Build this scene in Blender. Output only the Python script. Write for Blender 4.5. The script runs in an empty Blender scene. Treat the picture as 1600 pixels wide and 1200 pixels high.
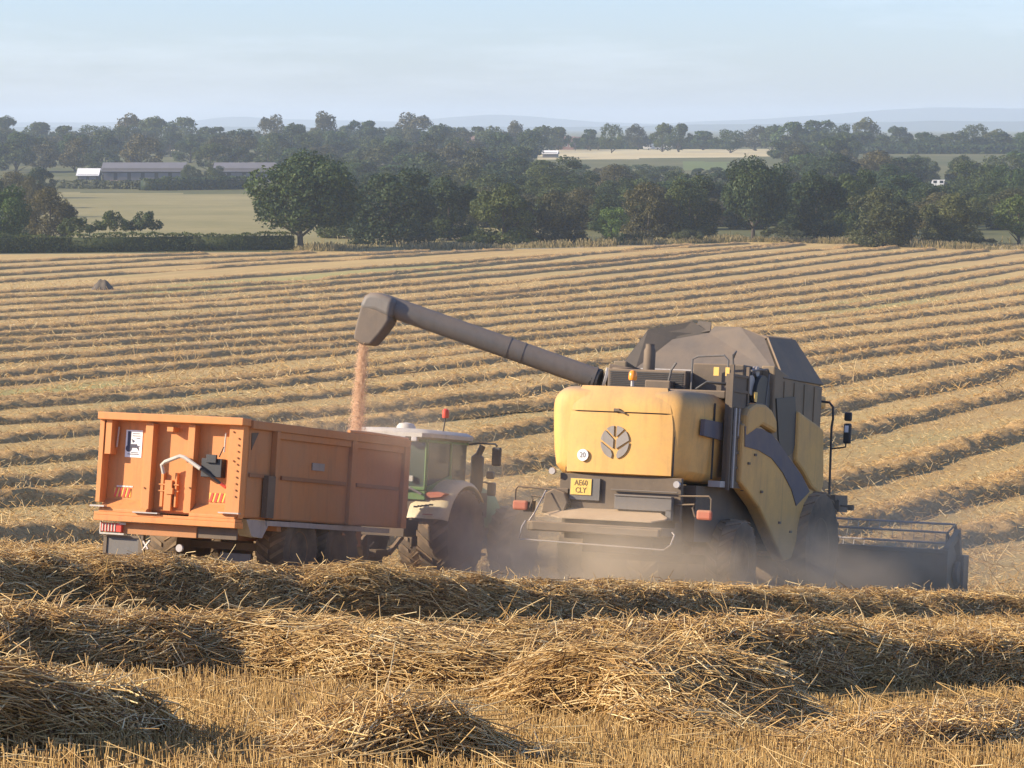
import bpy, math, random
import numpy as np
from mathutils import Matrix, Vector
R = math.radians
rng = np.random.default_rng(7); random.seed(7)
scene = bpy.context.scene
COL = scene.collection

# ------------------------------------------------------------------ camera, light, sky, exposure
ZC = 18.0                    # eye height above the valley datum
F = 4800.0                   # focal length in photo pixels (1600 wide)
PITCH = math.atan(403 / F)
cam = bpy.data.objects.new('camera', bpy.data.cameras.new('camera'))
COL.objects.link(cam); scene.camera = cam
cam.data.sensor_width = 36; cam.data.lens = 36 * F / 1600
cam.data.clip_start = 0.1; cam.data.clip_end = 20000
cam.location = (0, 0, ZC); cam.rotation_euler = (math.pi/2 - PITCH, 0, 0)

SUN_AZ = Vector((-0.985, -0.12, 0)).normalized(); SUN_EL = R(26)
sdir = Vector((SUN_AZ.x*math.cos(SUN_EL), SUN_AZ.y*math.cos(SUN_EL), math.sin(SUN_EL)))
sun = bpy.data.objects.new('sun', bpy.data.lights.new('sun', 'SUN')); COL.objects.link(sun)
sun.data.energy = 5.0; sun.data.angle = R(0.6); sun.data.color = (1.0, 0.84, 0.64)
sun.rotation_euler = sdir.to_track_quat('Z', 'Y').to_euler()
sun.location = (-40, 0, 60)

world = bpy.data.worlds.new('World'); scene.world = world; world.use_nodes = True
nt = world.node_tree; nt.nodes.clear()
wo = nt.nodes.new('ShaderNodeOutputWorld'); bg = nt.nodes.new('ShaderNodeBackground')
sky = nt.nodes.new('ShaderNodeTexSky'); sky.sky_type = 'NISHITA'; sky.sun_disc = False
sky.sun_elevation = SUN_EL; sky.sun_rotation = math.atan2(SUN_AZ.x, SUN_AZ.y)
sky.air_density = 1.0; sky.dust_density = 0.6; sky.ozone_density = 3.0; sky.altitude = 100
bg.inputs['Strength'].default_value = 0.104
tc = nt.nodes.new('ShaderNodeTexCoord'); mp = nt.nodes.new('ShaderNodeMapping')
mp.inputs['Scale'].default_value = (1.2, 1.2, 9.0)
cn = nt.nodes.new('ShaderNodeTexNoise'); cn.inputs['Scale'].default_value = 5.5; cn.inputs['Detail'].default_value = 7
cn.inputs['Roughness'].default_value = 0.62
cr = nt.nodes.new('ShaderNodeMapRange'); cr.inputs['From Min'].default_value = 0.50; cr.inputs['From Max'].default_value = 0.80
cr.inputs['To Min'].default_value = 0.0; cr.inputs['To Max'].default_value = 0.22
cm = nt.nodes.new('ShaderNodeMix'); cm.data_type = 'RGBA'
cm.inputs[7].default_value = (8.2, 8.9, 10.2, 1)
nt.links.new(tc.outputs['Generated'], mp.inputs['Vector']); nt.links.new(mp.outputs['Vector'], cn.inputs['Vector'])
nt.links.new(cn.outputs['Fac'], cr.inputs['Value']); nt.links.new(cr.outputs['Result'], cm.inputs[0])
sk = nt.nodes.new('ShaderNodeMix'); sk.data_type = 'RGBA'; sk.blend_type = 'MULTIPLY'; sk.inputs[0].default_value = 1; sk.inputs[7].default_value = (.84, .92, 1.24, 1)
nt.links.new(sky.outputs['Color'], sk.inputs[6]); nt.links.new(sk.outputs[2], cm.inputs[6]); nt.links.new(cm.outputs[2], bg.inputs['Color'])
nt.links.new(bg.outputs['Background'], wo.inputs['Surface'])

vs = scene.view_settings
vs.view_transform = 'Standard'; vs.look = 'None'; vs.exposure = 0.8; vs.gamma = 1.0; vs.use_curve_mapping = False
scene.cycles.max_bounces = 6; scene.cycles.diffuse_bounces = 3; scene.cycles.volume_bounces = 1
scene.cycles.transparent_max_bounces = 8
scene.cycles.volume_step_rate = 2.0; scene.cycles.volume_max_steps = 96

# ------------------------------------------------------------------ terrain function (depth of ground below the eye)
PROF = [(-10, .4), (0, 1.6), (20, 4.02), (48, 7.4), (54, 8.15), (64, 9.2), (78, 10.4), (90, 11.06), (106, 11.9),
        (122, 12.35), (138, 12.9), (154, 13.5), (234, 15.65), (282, 16.4), (314, 16.6), (362, 16.5), (600, 16.5),
        (850, 16.0), (1000, 13.6), (1250, 11.2), (1500, 10.3), (3000, 10), (11000, 10)]
PX = np.array([p[0] for p in PROF], float); PH = np.array([p[1] for p in PROF], float)
_yy = np.concatenate([np.arange(-10, 600, 1.0), np.arange(600, 11001, 10.0)])
_hh = np.interp(_yy, PX, PH)
_sm = _hh.copy()
_n = 610
for _ in range(14):
    _sm[1:_n-1] = (_sm[:_n-2] + 2*_sm[1:_n-1] + _sm[2:_n]) / 4
def depth(X, Y):
    X = np.asarray(X, float); Y = np.asarray(Y, float)
    return np.interp(Y, _yy, _sm) + np.interp(Y, [28, 46], [.062, .045]) * np.clip(X, -40, 40) * np.clip((150 - Y) / 90, 0, 1) * np.clip((60 - np.abs(X)) / 20, 0, 1)
def ground(X, Y): return ZC - depth(X, Y)
def gz(x, y): return float(ground(x, y))

def hash2(ix, iy, s):
    n = (ix * 374761393 + iy * 668265263 + s * 1442695041) & 0xffffffff
    n = ((n ^ (n >> 13)) * 1274126177) & 0xffffffff
    return ((n ^ (n >> 16)) & 0xffff) / 65535.0
def vnoise(x, y, s=0):
    x, y = np.broadcast_arrays(np.asarray(x, float), np.asarray(y, float))
    ix = np.floor(x).astype(np.int64); iy = np.floor(y).astype(np.int64)
    fx = x - ix; fy = y - iy; fx = fx*fx*(3-2*fx); fy = fy*fy*(3-2*fy)
    a = hash2(ix, iy, s); b = hash2(ix+1, iy, s); c = hash2(ix, iy+1, s); d = hash2(ix+1, iy+1, s)
    return (a + (b-a)*fx + (c-a)*fy + (a-b-c+d)*fx*fy) * 2 - 1
def fbm(x, y, s=0, o=3):
    v = 0; a = 1; t = 0
    for i in range(o):
        v = v + a*vnoise(x*2**i, y*2**i, s+i*17); t += a; a *= .5
    return v / t

def ray(px, py):
    c, s = math.cos(PITCH), math.sin(PITCH)
    return Vector(((px-800)/F, c - (py-600)/F*s, -s - (py-600)/F*c))
def at(px, Y, py=None):
    """world x (and z) of the point at forward distance Y seen in photo column px (row py)"""
    d = ray(px, 600 if py is None else py)
    d2 = ray(px, py if py is not None else 300)
    t = Y / d2.y
    return d2.x * t, (ZC + d2.z * t)
def yground(py):
    lo, hi = 16.0, 8000.0
    for _ in range(60):
        m = (lo + hi) / 2
        if 197 + F * float(depth(0, m)) / m > py: lo = m
        else: hi = m
    return lo

# ------------------------------------------------------------------ materials
def nodes(name):
    m = bpy.data.materials.new(name); m.use_nodes = True
    t = m.node_tree; b = t.nodes['Principled BSDF']
    return m, t, b
def N(t, kind, **kw):
    n = t.nodes.new(kind)
    for k, v in kw.items():
        if hasattr(n, k): setattr(n, k, v)
        else: n.inputs[k.replace('_', ' ')].default_value = v
    return n
def noise(t, scale, detail=4, rough=.6, coord='Object', scl=None, rot=None):
    tc = N(t, 'ShaderNodeTexCoord'); n = N(t, 'ShaderNodeTexNoise')
    n.inputs['Scale'].default_value = scale; n.inputs['Detail'].default_value = detail; n.inputs['Roughness'].default_value = rough
    src = tc.outputs[coord]
    if scl or rot:
        m0 = N(t, 'ShaderNodeMapping', vector_type='POINT')
        if rot: m0.inputs['Rotation'].default_value = rot
        t.links.new(src, m0.inputs['Vector']); src = m0.outputs['Vector']
        m1 = N(t, 'ShaderNodeMapping')
        if scl: m1.inputs['Scale'].default_value = scl
        t.links.new(src, m1.inputs['Vector']); src = m1.outputs['Vector']
    t.links.new(src, n.inputs['Vector'])
    return n.outputs['Fac']
def ramp(t, fac, stops):
    r = N(t, 'ShaderNodeValToRGB')
    e = r.color_ramp.elements
    while len(e) > 1: e.remove(e[-1])
    e[0].position = stops[0][0]; e[0].color = (*stops[0][1], 1)
    for p, c in stops[1:]:
        k = e.new(p); k.color = (*c, 1)
    t.links.new(fac, r.inputs['Fac']); return r.outputs['Color']
def mixc(t, fac, a, b, mode='MIX'):
    m = N(t, 'ShaderNodeMix', data_type='RGBA', blend_type=mode)
    for i, v in ((0, fac), (6, a), (7, b)):
        if isinstance(v, (int, float)): m.inputs[i].default_value = v
        elif isinstance(v, tuple): m.inputs[i].default_value = (*v, 1)
        else: t.links.new(v, m.inputs[i])
    return m.outputs[2]
def mrange(t, v, a, b, c=0., d=1.):
    m = N(t, 'ShaderNodeMapRange'); m.inputs['From Min'].default_value = a; m.inputs['From Max'].default_value = b
    m.inputs['To Min'].default_value = c; m.inputs['To Max'].default_value = d
    t.links.new(v, m.inputs['Value']); return m.outputs['Result']
def bump(t, b, h, dist=.02, strength=.6):
    n = N(t, 'ShaderNodeBump'); n.inputs['Distance'].default_value = dist; n.inputs['Strength'].default_value = strength
    t.links.new(h, n.inputs['Height']); t.links.new(n.outputs['Normal'], b.inputs['Normal'])
DUST = (.36, .25, .145)
def painted(name, col, rough=.45, dust=.45, metal=0., top=.35, scale=1.6, spec=.4):
    """paint with field dust: patchy overall, thicker on faces that look up"""
    m, t, b = nodes(name)
    n1 = noise(t, scale, 6, .65); n2 = noise(t, scale*9, 4, .7)
    f = mrange(t, n1, .32, .78, dust*.25, dust)
    g = N(t, 'ShaderNodeNewGeometry'); s = N(t, 'ShaderNodeSeparateXYZ'); t.links.new(g.outputs['Normal'], s.inputs[0])
    up = mrange(t, s.outputs['Z'], .1, .9, 0, top)
    a = N(t, 'ShaderNodeMath', operation='ADD', use_clamp=True); t.links.new(f, a.inputs[0]); t.links.new(up, a.inputs[1])
    base = mixc(t, n2, tuple(c*.88 for c in col), tuple(min(1, c*1.1) for c in col))
    st = noise(t, 3.2, 4, .6, scl=(2.6, 2.6, .35)); base = mixc(t, mrange(t, st, .52, .74, 0, .55), base, tuple(c*.55 + .012 for c in col))
    ch = noise(t, 38, 3, .7); base = mixc(t, mrange(t, ch, .66, .72, 0, .5), base, (.30, .24, .17))
    c = mixc(t, a.outputs[0], base, DUST)
    t.links.new(c, b.inputs['Base Color'])
    r = mrange(t, a.outputs[0], 0, .8, rough, .9); t.links.new(r, b.inputs['Roughness'])
    b.inputs['Metallic'].default_value = metal
    b.inputs['Specular IOR Level'].default_value = spec
    return m
def plain(name, col, rough=.6, metal=0., var=.15, scale=6.):
    m, t, b = nodes(name)
    n1 = noise(t, scale, 5)
    t.links.new(mixc(t, n1, tuple(c*(1-var) for c in col), tuple(min(1, c*(1+var)) for c in col)), b.inputs['Base Color'])
    b.inputs['Roughness'].default_value = rough; b.inputs['Metallic'].default_value = metal
    return m
def toned(name, stops, rough=.75, trans=0., spec=.3):
    """colour picked per strand / leaf by the mesh attribute 'tone'"""
    m, t, b = nodes(name)
    a = N(t, 'ShaderNodeAttribute', attribute_name='tone')
    c = ramp(t, a.outputs['Fac'], stops)
    if 'leaves' in name:      # each tree its own green
        oi = N(t, 'ShaderNodeObjectInfo'); tint = ramp(t, oi.outputs['Random'], [(0, (.62, .74, .70)), (.3, (1., 1., .9)), (.55, (1.45, 1.25, .9)), (.8, (.8, .95, .8)), (1, (1.35, 1.5, 1.0))])
        c = mixc(t, 1.0, c, tint, 'MULTIPLY')
    t.links.new(c, b.inputs['Base Color']); b.inputs['Roughness'].default_value = rough
    b.inputs['Specular IOR Level'].default_value = spec
    if trans:
        tr = N(t, 'ShaderNodeBsdfTranslucent'); t.links.new(c, tr.inputs['Color'])
        mx = N(t, 'ShaderNodeMixShader'); mx.inputs[0].default_value = trans
        t.links.new(b.outputs[0], mx.inputs[1]); t.links.new(tr.outputs[0], mx.inputs[2])
        t.links.new(mx.outputs[0], t.nodes['Material Output'].inputs['Surface'])
    return m

M = {}
M['straw'] = toned('straw', [(0, (.16, .085, .028)), (.35, (.46, .27, .085)), (.7, (.72, .48, .17)), (1, (.95, .78, .42))], .55, .18, .5)
M['stalk'] = toned('stubble_stalk', [(0, (.24, .13, .045)), (.5, (.58, .37, .13)), (1, (.80, .58, .25))], .6, .15, .4)
M['drygrass'] = toned('dry_margin_grass', [(0, (.12, .12, .05)), (.5, (.30, .24, .11)), (1, (.50, .40, .20))], .8, .15, .2)
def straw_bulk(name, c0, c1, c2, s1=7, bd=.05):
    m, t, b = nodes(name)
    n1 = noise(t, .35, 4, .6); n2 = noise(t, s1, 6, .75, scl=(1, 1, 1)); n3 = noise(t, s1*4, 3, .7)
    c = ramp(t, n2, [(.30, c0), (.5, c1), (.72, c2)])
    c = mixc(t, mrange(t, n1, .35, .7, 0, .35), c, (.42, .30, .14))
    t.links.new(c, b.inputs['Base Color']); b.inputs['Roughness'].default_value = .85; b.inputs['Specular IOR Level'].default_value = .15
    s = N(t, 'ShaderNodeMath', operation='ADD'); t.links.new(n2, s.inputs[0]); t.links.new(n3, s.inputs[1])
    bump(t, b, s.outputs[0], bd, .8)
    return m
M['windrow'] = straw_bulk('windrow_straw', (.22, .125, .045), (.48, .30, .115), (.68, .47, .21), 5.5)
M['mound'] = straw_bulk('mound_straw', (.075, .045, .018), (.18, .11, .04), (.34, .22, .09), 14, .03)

M['darkstraw'] = plain('dark_heap_straw', (.10, .08, .055), .9, 0, .3, 3)  # darker straw colour for the lone far heap
def field_mat():
    m, t, b = nodes('stubble_field')
    a = R(-65)
    n1 = noise(t, .045, 4, .55); n2 = noise(t, .55, 6, .7, scl=(.18, 1, 1), rot=(0, 0, a))
    n3 = noise(t, 5.5, 6, .8); n4 = noise(t, .55, 4, .6, scl=(.03, 1, 1), rot=(0, 0, a))
    n5 = noise(t, .02, 3, .5)
    c = ramp(t, n3, [(.3, (.32, .215, .08)), (.5, (.52, .38, .15)), (.72, (.69, .53, .25))])
    c = mixc(t, mrange(t, n2, .35, .65, 0, .5), c, (.60, .43, .20))
    c = mixc(t, mrange(t, n4, .42, .60, 0, .6), c, (.44, .29, .125))
    c = mixc(t, mrange(t, n1, .55, .72, 0, .55), c, (.36, .33, .15))
    # patches of regrowth
    tc = N(t, 'ShaderNodeTexCoord')
    for (x, y, rx, ry) in PATCH:
        mpn = N(t, 'ShaderNodeMapping'); mpn.vector_type = 'TEXTURE'
        mpn.inputs['Location'].default_value = (x, y, 0); mpn.inputs['Scale'].default_value = (rx, ry, 1e6)
        mpn.inputs['Rotation'].default_value = (0, 0, R(65))
        t.links.new(tc.outputs['Object'], mpn.inputs['Vector'])
        ln = N(t, 'ShaderNodeVectorMath', operation='LENGTH'); t.links.new(mpn.outputs[0], ln.inputs[0])
        ad = N(t, 'ShaderNodeMath', operation='ADD'); t.links.new(ln.outputs['Value'], ad.inputs[0]); t.links.new(mrange(t, n2, 0, 1, -.6, .6), ad.inputs[1])
        c = mixc(t, mrange(t, ad.outputs[0], 1.1, .5, 0, .6), c, (.33, .34, .13))
    t.links.new(c, b.inputs['Base Color']); b.inputs['Roughness'].default_value = .9; b.inputs['Specular IOR Level'].default_value = .1
    s = N(t, 'ShaderNodeMath', operation='ADD'); t.links.new(n3, s.inputs[0]); t.links.new(n2, s.inputs[1])
    bump(t, b, s.outputs[0], .14, .9)
    return m
PATCH = []
for (px, py, rx, ry) in ((1345, 476, 26, 5), (350, 446, 30, 7), (60, 612, 14, 3), (640, 420, 30, 6), (1000, 540, 16, 3)):
    Yp = yground(py); PATCH.append((at(px, Yp, py)[0], Yp, rx, ry))
M['field'] = field_mat()
def grassy(name, c0, c1, s=.08, s2=1.2):
    m, t, b = nodes(name)
    n1 = noise(t, s, 5, .6); n2 = noise(t, s2, 5, .7)
    c = mixc(t, mrange(t, n1, .35, .65), c0, c1)
    c = mixc(t, mrange(t, n2, .3, .7, 0, .5), c, tuple(v*.6 for v in c1))
    t.links.new(c, b.inputs['Base Color']); b.inputs['Roughness'].default_value = .9; b.inputs['Specular IOR Level'].default_value = .1
    return m
M['meadow'] = grassy('rough_grass', (.085, .10, .035), (.16, .15, .06), .02, .3)
M['pasture'] = grassy('dry_pasture', (.23, .21, .085), (.33, .28, .125), .035, .5)
M['pale'] = grassy('pale_far_field', (.52, .42, .22), (.60, .52, .30), .01, .1)
M['green'] = grassy('green_far_field', (.13, .165, .055), (.17, .20, .07), .01, .1)
M['margin'] = grassy('field_margin', (.40, .29, .15), (.52, .40, .22), .1, 2.0)
M['hill'] = plain('far_hill', (.06, .085, .06), .9, 0, .3, .002)

# ------------------------------------------------------------------ mesh helpers
def link(o, parent=None):
    COL.objects.link(o)
    if parent is not None: o.parent = parent
    return o
def tag(o, label=None, cat=None, group=None, kind=None):
    if label: o['label'] = label
    if cat: o['category'] = cat
    if group: o['group'] = group
    if kind: o['kind'] = kind
    return o
def empty(name, loc, yaw=0., pitch=0., roll=0.):
    o = bpy.data.objects.new(name, None); o.empty_display_size = .3
    o.location = loc; o.rotation_euler = (R(-pitch), R(roll), R(-yaw)); COL.objects.link(o); return o
def np_mesh(name, V, Q, mats, tone=None, matidx=None, smooth=False, tri=False):
    """fast mesh from numpy verts and quads / tris; tone = per vertex float"""
    me = bpy.data.meshes.new(name); V = np.ascontiguousarray(V, np.float32); Q = np.ascontiguousarray(Q, np.int32)
    k = Q.shape[1]
    me.vertices.add(len(V)); me.vertices.foreach_set('co', V.ravel())
    me.loops.add(Q.size); me.loops.foreach_set('vertex_index', Q.ravel())
    me.polygons.add(len(Q)); me.polygons.foreach_set('loop_start', np.arange(0, Q.size, k, dtype=np.int32))
    try: me.polygons.foreach_set('loop_total', np.full(len(Q), k, np.int32))
    except Exception: pass
    if smooth: me.polygons.foreach_set('use_smooth', np.ones(len(Q), bool))
    for m in mats: me.materials.append(m)
    if matidx is not None: me.polygons.foreach_set('material_index', np.asarray(matidx, np.int32))
    if tone is not None:
        at_ = me.attributes.new('tone', 'FLOAT', 'POINT'); at_.data.foreach_set('value', np.asarray(tone, np.float32))
    me.update(calc_edges=True)
    return me
def recentre(o):
    me = o.data; n = len(me.vertices); co = np.empty(n*3, np.float32); me.vertices.foreach_get('co', co); co = co.reshape(-1, 3)
    c = co.mean(0); c[2] = co[:, 2].min(); me.vertices.foreach_set('co', (co - c).ravel()); me.update()
    o.location = c.tolist(); return o
def strands(A, B, r, tone):
    """thin three-sided stalks from A to B"""
    A = np.asarray(A, float); B = np.asarray(B, float); n = len(A)
    d = B - A; d /= np.linalg.norm(d, axis=1, keepdims=True) + 1e-9
    ref = np.where(np.abs(d[:, 2:3]) > .8, [[1., 0, 0]], [[0, 0, 1.]])
    u = np.cross(d, ref); u /= np.linalg.norm(u, axis=1, keepdims=True) + 1e-9
    w = np.cross(d, u); r = np.asarray(r).reshape(-1, 1) * np.ones((n, 1))
    P = []
    for a in (0, 2.094, 4.189):
        P.append(A + r*(u*math.cos(a) + w*math.sin(a)))
    for a in (0, 2.094, 4.189):
        P.append(B + .8*r*(u*math.cos(a) + w*math.sin(a)))
    V = np.stack(P, 1).reshape(-1, 3)
    b = (np.arange(n)*6)[:, None]
    Q = np.concatenate([b + [0, 1, 4, 3], b + [1, 2, 5, 4], b + [2, 0, 3, 5]], 1).reshape(-1, 4)
    return V, Q, np.repeat(tone, 6)
def merge(parts):
    Vs, Qs, Ts, Is = [], [], [], []; k = 0
    for V, Q, T, mi in parts:
        Vs.append(V); Qs.append(Q + k); Ts.append(T); Is.append(np.full(len(Q), mi)); k += len(V)
    return np.concatenate(Vs), np.concatenate(Qs), np.concatenate(Ts), np.concatenate(Is)

class MB:
    """collects simple solids into one mesh"""
    def __init__(s): s.v = []; s.f = []
    def add(s, vs, fs):
        k = len(s.v); s.v += [tuple(map(float, p)) for p in vs]; s.f += [tuple(i + k for i in f) for f in fs]; return s
    def box(s, x0, x1, y0, y1, z0, z1):
        return s.add([(x0,y0,z0),(x1,y0,z0),(x1,y1,z0),(x0,y1,z0),(x0,y0,z1),(x1,y0,z1),(x1,y1,z1),(x0,y1,z1)],
                     [(0,3,2,1),(4,5,6,7),(0,1,5,4),(1,2,6,5),(2,3,7,6),(3,0,4,7)])
    def beam(s, a, b, w, h, up=(0, 0, 1)):
        a = Vector(a); b = Vector(b); d = (b-a).normalized(); u = d.cross(Vector(up))
        if u.length < 1e-4: u = d.cross(Vector((0, 1, 0)))
        u.normalize(); n = u.cross(d)
        P = [p + u*(sx*w/2) + n*(sz*h/2) for p in (a, b) for sx, sz in ((-1,-1),(1,-1),(1,1),(-1,1))]
        return s.add(P, [(3,2,1,0),(4,5,6,7),(0,1,5,4),(1,2,6,5),(2,3,7,6),(3,0,4,7)])
    def prism(s, poly, axis, a, b):
        """polygon in the other two axes, extruded along axis from a to b"""
        def p(u, v, w): return {'x': (w, u, v), 'y': (u, w, v), 'z': (u, v, w)}[axis]
        n = len(poly); vs = [p(u, v, a) for u, v in poly] + [p(u, v, b) for u, v in poly]
        return s.add(vs, [tuple(range(n))[::-1], tuple(range(n, 2*n))] + [(i, (i+1) % n, n+(i+1) % n, n+i) for i in range(n)])
    def slab(s, pts, th):
        """flat polygon of 3D points with thickness th along its normal"""
        P = [Vector(p) for p in pts]; n = (P[1]-P[0]).cross(P[2]-P[0]).normalized()*th; k = len(P)
        return s.add(P + [p + n for p in P], [tuple(range(k))[::-1], tuple(range(k, 2*k))] + [(i, (i+1) % k, k+(i+1) % k, k+i) for i in range(k)])
    def rings(s, rs, cap=True, closed=True):
        n = len(rs[0]); k = len(s.v)
        for r in rs: s.v += [tuple(map(float, p)) for p in r]
        for i in range(len(rs)-1):
            for j in range(n if closed else n-1):
                j2 = (j+1) % n
                s.f.append((k+i*n+j, k+i*n+j2, k+(i+1)*n+j2, k+(i+1)*n+j))
        if cap and closed:
            s.f.append(tuple(k+j for j in range(n))[::-1]); s.f.append(tuple(k+(len(rs)-1)*n+j for j in range(n)))
        return s
    def tube(s, pts, r, n=8):
        pts = [Vector(p) for p in pts]; rr = r if isinstance(r, (list, tuple)) else [r]*len(pts); rs = []
        pu = None
        for i, p in enumerate(pts):
            d = (pts[min(i+1, len(pts)-1)] - pts[max(i-1, 0)]).normalized()
            u = d.cross(Vector((0, 0, 1))) if pu is None else (pu - d*pu.dot(d))
            if u.length < 1e-3: u = d.cross(Vector((0, 1, 0)))
            u.normalize(); pu = u; w = d.cross(u)
            rs.append([p + rr[i]*(u*math.cos(2*math.pi*j/n) + w*math.sin(2*math.pi*j/n)) for j in range(n)])
        return s.rings(rs)
    def lathe(s, prof, c, axis='x', n=32):
        """profile (radius, along) round an axis through c"""
        rs = []
        for r, a in prof:
            ring = []
            for j in range(n):
                t = 2*math.pi*j/n; u, v = r*math.cos(t), r*math.sin(t)
                ring.append({'x': (c[0]+a, c[1]+u, c[2]+v), 'y': (c[0]+u, c[1]+a, c[2]+v), 'z': (c[0]+u, c[1]+v, c[2]+a)}[axis])
            rs.append(ring)
        return s.rings(rs)
    def build(s, name, mat, parent=None, bevel=0, smooth=False, sub=0):
        me = bpy.data.meshes.new(name); me.from_pydata(s.v, [], s.f); me.materials.append(mat)
        import bmesh
        bm = bmesh.new(); bm.from_mesh(me); bmesh.ops.recalc_face_normals(bm, faces=bm.faces[:]); bm.to_mesh(me); bm.free()
        o = link(bpy.data.objects.new(name, me), parent)
        if smooth:
            for p in me.polygons: p.use_smooth = True
            try: me.set_sharp_from_angle(angle=R(38))
            except Exception: pass
        if bevel:
            b = o.modifiers.new('bevel', 'BEVEL'); b.width = bevel; b.segments = 5 if smooth else 2; b.limit_method = 'ANGLE'; b.angle_limit = R(40)
        return o
def text_part(name, body, size, mat, parent, loc, rot=(R(90), 0, 0), sx=1., ext=.002, align='CENTER'):
    c = bpy.data.curves.new(name, 'FONT'); c.body = body; c.size = size; c.extrude = ext; c.align_x = align; c.align_y = 'CENTER'
    c.resolution_u = 2; c.space_line = .95; c.offset = size*.012
    t = bpy.data.objects.new(name, c); COL.objects.link(t)
    dg = bpy.context.evaluated_depsgraph_get(); me = bpy.data.meshes.new_from_object(t.evaluated_get(dg))
    bpy.data.objects.remove(t); me.materials.clear(); me.materials.append(mat)
    o = link(bpy.data.objects.new(name, me), parent); o.location = loc; o.rotation_euler = rot; o.scale = (sx, 1, 1); return o

# ------------------------------------------------------------------ the field and the land beyond it
EDGE = [(-2000, 400), (0, 397), (250, 395), (700, 390), (1000, 384), (1130, 378), (1320, 381), (1450, 387), (1600, 391), (4000, 391)]
def edgeY(slope):
    """distance of the field's far edge along the direction x/y = slope"""
    px = 800 + F*slope
    py = np.interp(px, [e[0] for e in EDGE], [e[1] for e in EDGE])
    return 16.5*F/(py - 197)
def terrain(name, ys_t, near, far, mats, matf=None, disp=True, slopes=None):
    sl = slopes if slopes is not None else np.linspace(-.34, .34, 300)
    T = np.asarray(ys_t)[:, None]; S = sl[None, :]
    n = near(S) if callable(near) else near; f = far(S) if callable(far) else far
    Y = n + (f - n) * T + 0*S
    X = S * np.maximum(Y, 0) + np.sign(S)*(np.abs(S)/.34)**1.0 * 14
    Z = ground(X, Y)
    if disp:
        Z = Z + .035*fbm(X*1.3, Y*1.3, 3) * np.clip((90-Y)/50, 0, 1) + .12*fbm(X*.05, Y*.05, 5)*np.clip((Y-60)/60, 0, 1)*np.clip((600-Y)/100, .3, 1)
    V = np.stack([X, Y, Z], -1).reshape(-1, 3); a, b = X.shape
    i = (np.arange(a-1)[:, None]*b + np.arange(b-1)[None, :]).ravel()
    Q = np.stack([i, i+1, i+b+1, i+b], 1)
    mi = None
    if matf is not None:
        c = V[Q].mean(1); mi = matf(c[:, 0], c[:, 1])
    me = np_mesh(name, V, Q, mats, matidx=mi, smooth=True)
    return link(bpy.data.objects.new(name, me))
tt = np.linspace(0, 1, 420)**1.7
def land_mat(x, y):
    px = 800 + F*x/y; py = 197 + F*depth(x, y)/y
    mi = np.zeros(len(x), int)
    mi[(px > 60) & (px < 425) & (py > 299 + .01*px) & (py < 386)] = 1
    mi[(px >= 425) & (px < 900) & (py > 330) & (py < 392)] = 1
    mi[(px > 845) & (px < 1230) & (py > 233) & (py < 249 - .015*(px-900)) ] = 2
    mi[(px > 1065) & (px < 1140) & (py > 252) & (py < 266)] = 3
    mi[(px > 1330) & (px < 1640) & (py > 229) & (py < 238)] = 2
    mi[(px > 150) & (px < 290) & (py > 226) & (py < 236)] = 2
    mi[(px > 1440) & (px < 1500) & (py > 280) & (py < 300)] = 3
    mi[(y < 430) & (mi == 0) & (px > 900)] = 4
    return mi
g1 = terrain('stubble_field', tt, -8., edgeY, [M['field']]); tag(g1, kind='structure')
g2 = terrain('ground', np.linspace(0, 1, 260)**2.2, edgeY, 10500., [M['meadow'], M['pasture'], M['pale'], M['green'], M['margin']], land_mat, False)
tag(g2, kind='structure')

# far hills: long ridges standing behind the plain
def hill(name, Y, pts, depth_=900):
    xs = np.linspace(pts[0][0], pts[-1][0], 160)
    top = np.interp(xs, [p[0] for p in pts], [p[1] for p in pts])
    top = top + 1.2*fbm(xs*.02, xs*0+3, 9)
    V = []; nr = 9
    for j in range(nr):
        f = math.sin(math.pi*j/(nr-1))
        Yj = Y + depth_*(j/(nr-1) - .5)
        for x, t_ in zip(xs, top):
            wx = (x-800)/F*Y; hz = (197 - t_)/F*Y + ZC - 6
            V.append((wx, Yj, 6 + hz*f))
    V = np.array(V); n = len(xs)
    i = (np.arange(nr-1)[:, None]*n + np.arange(n-1)[None, :]).ravel()
    o = link(bpy.data.objects.new(name, np_mesh(name, V, np.stack([i, i+1, i+n+1, i+n], 1), [M['hill']], smooth=True)))
    return tag(o, kind='structure')
hill('hills', 9500, [(-900, 195), (300, 190), (345, 184), (380, 182), (430, 186), (640, 190), (700, 183), (790, 179), (860, 184), (930, 190), (1030, 194), (1060, 192), (1180, 186), (1270, 180), (1400, 170), (1480, 168), (1600, 170), (1900, 176), (2400, 190)])
hill('nearer_hills', 6500, [(-900, 199), (900, 198), (1050, 196), (1200, 193), (1450, 189), (1600, 190), (1900, 192), (2500, 196)], 600)

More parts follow.
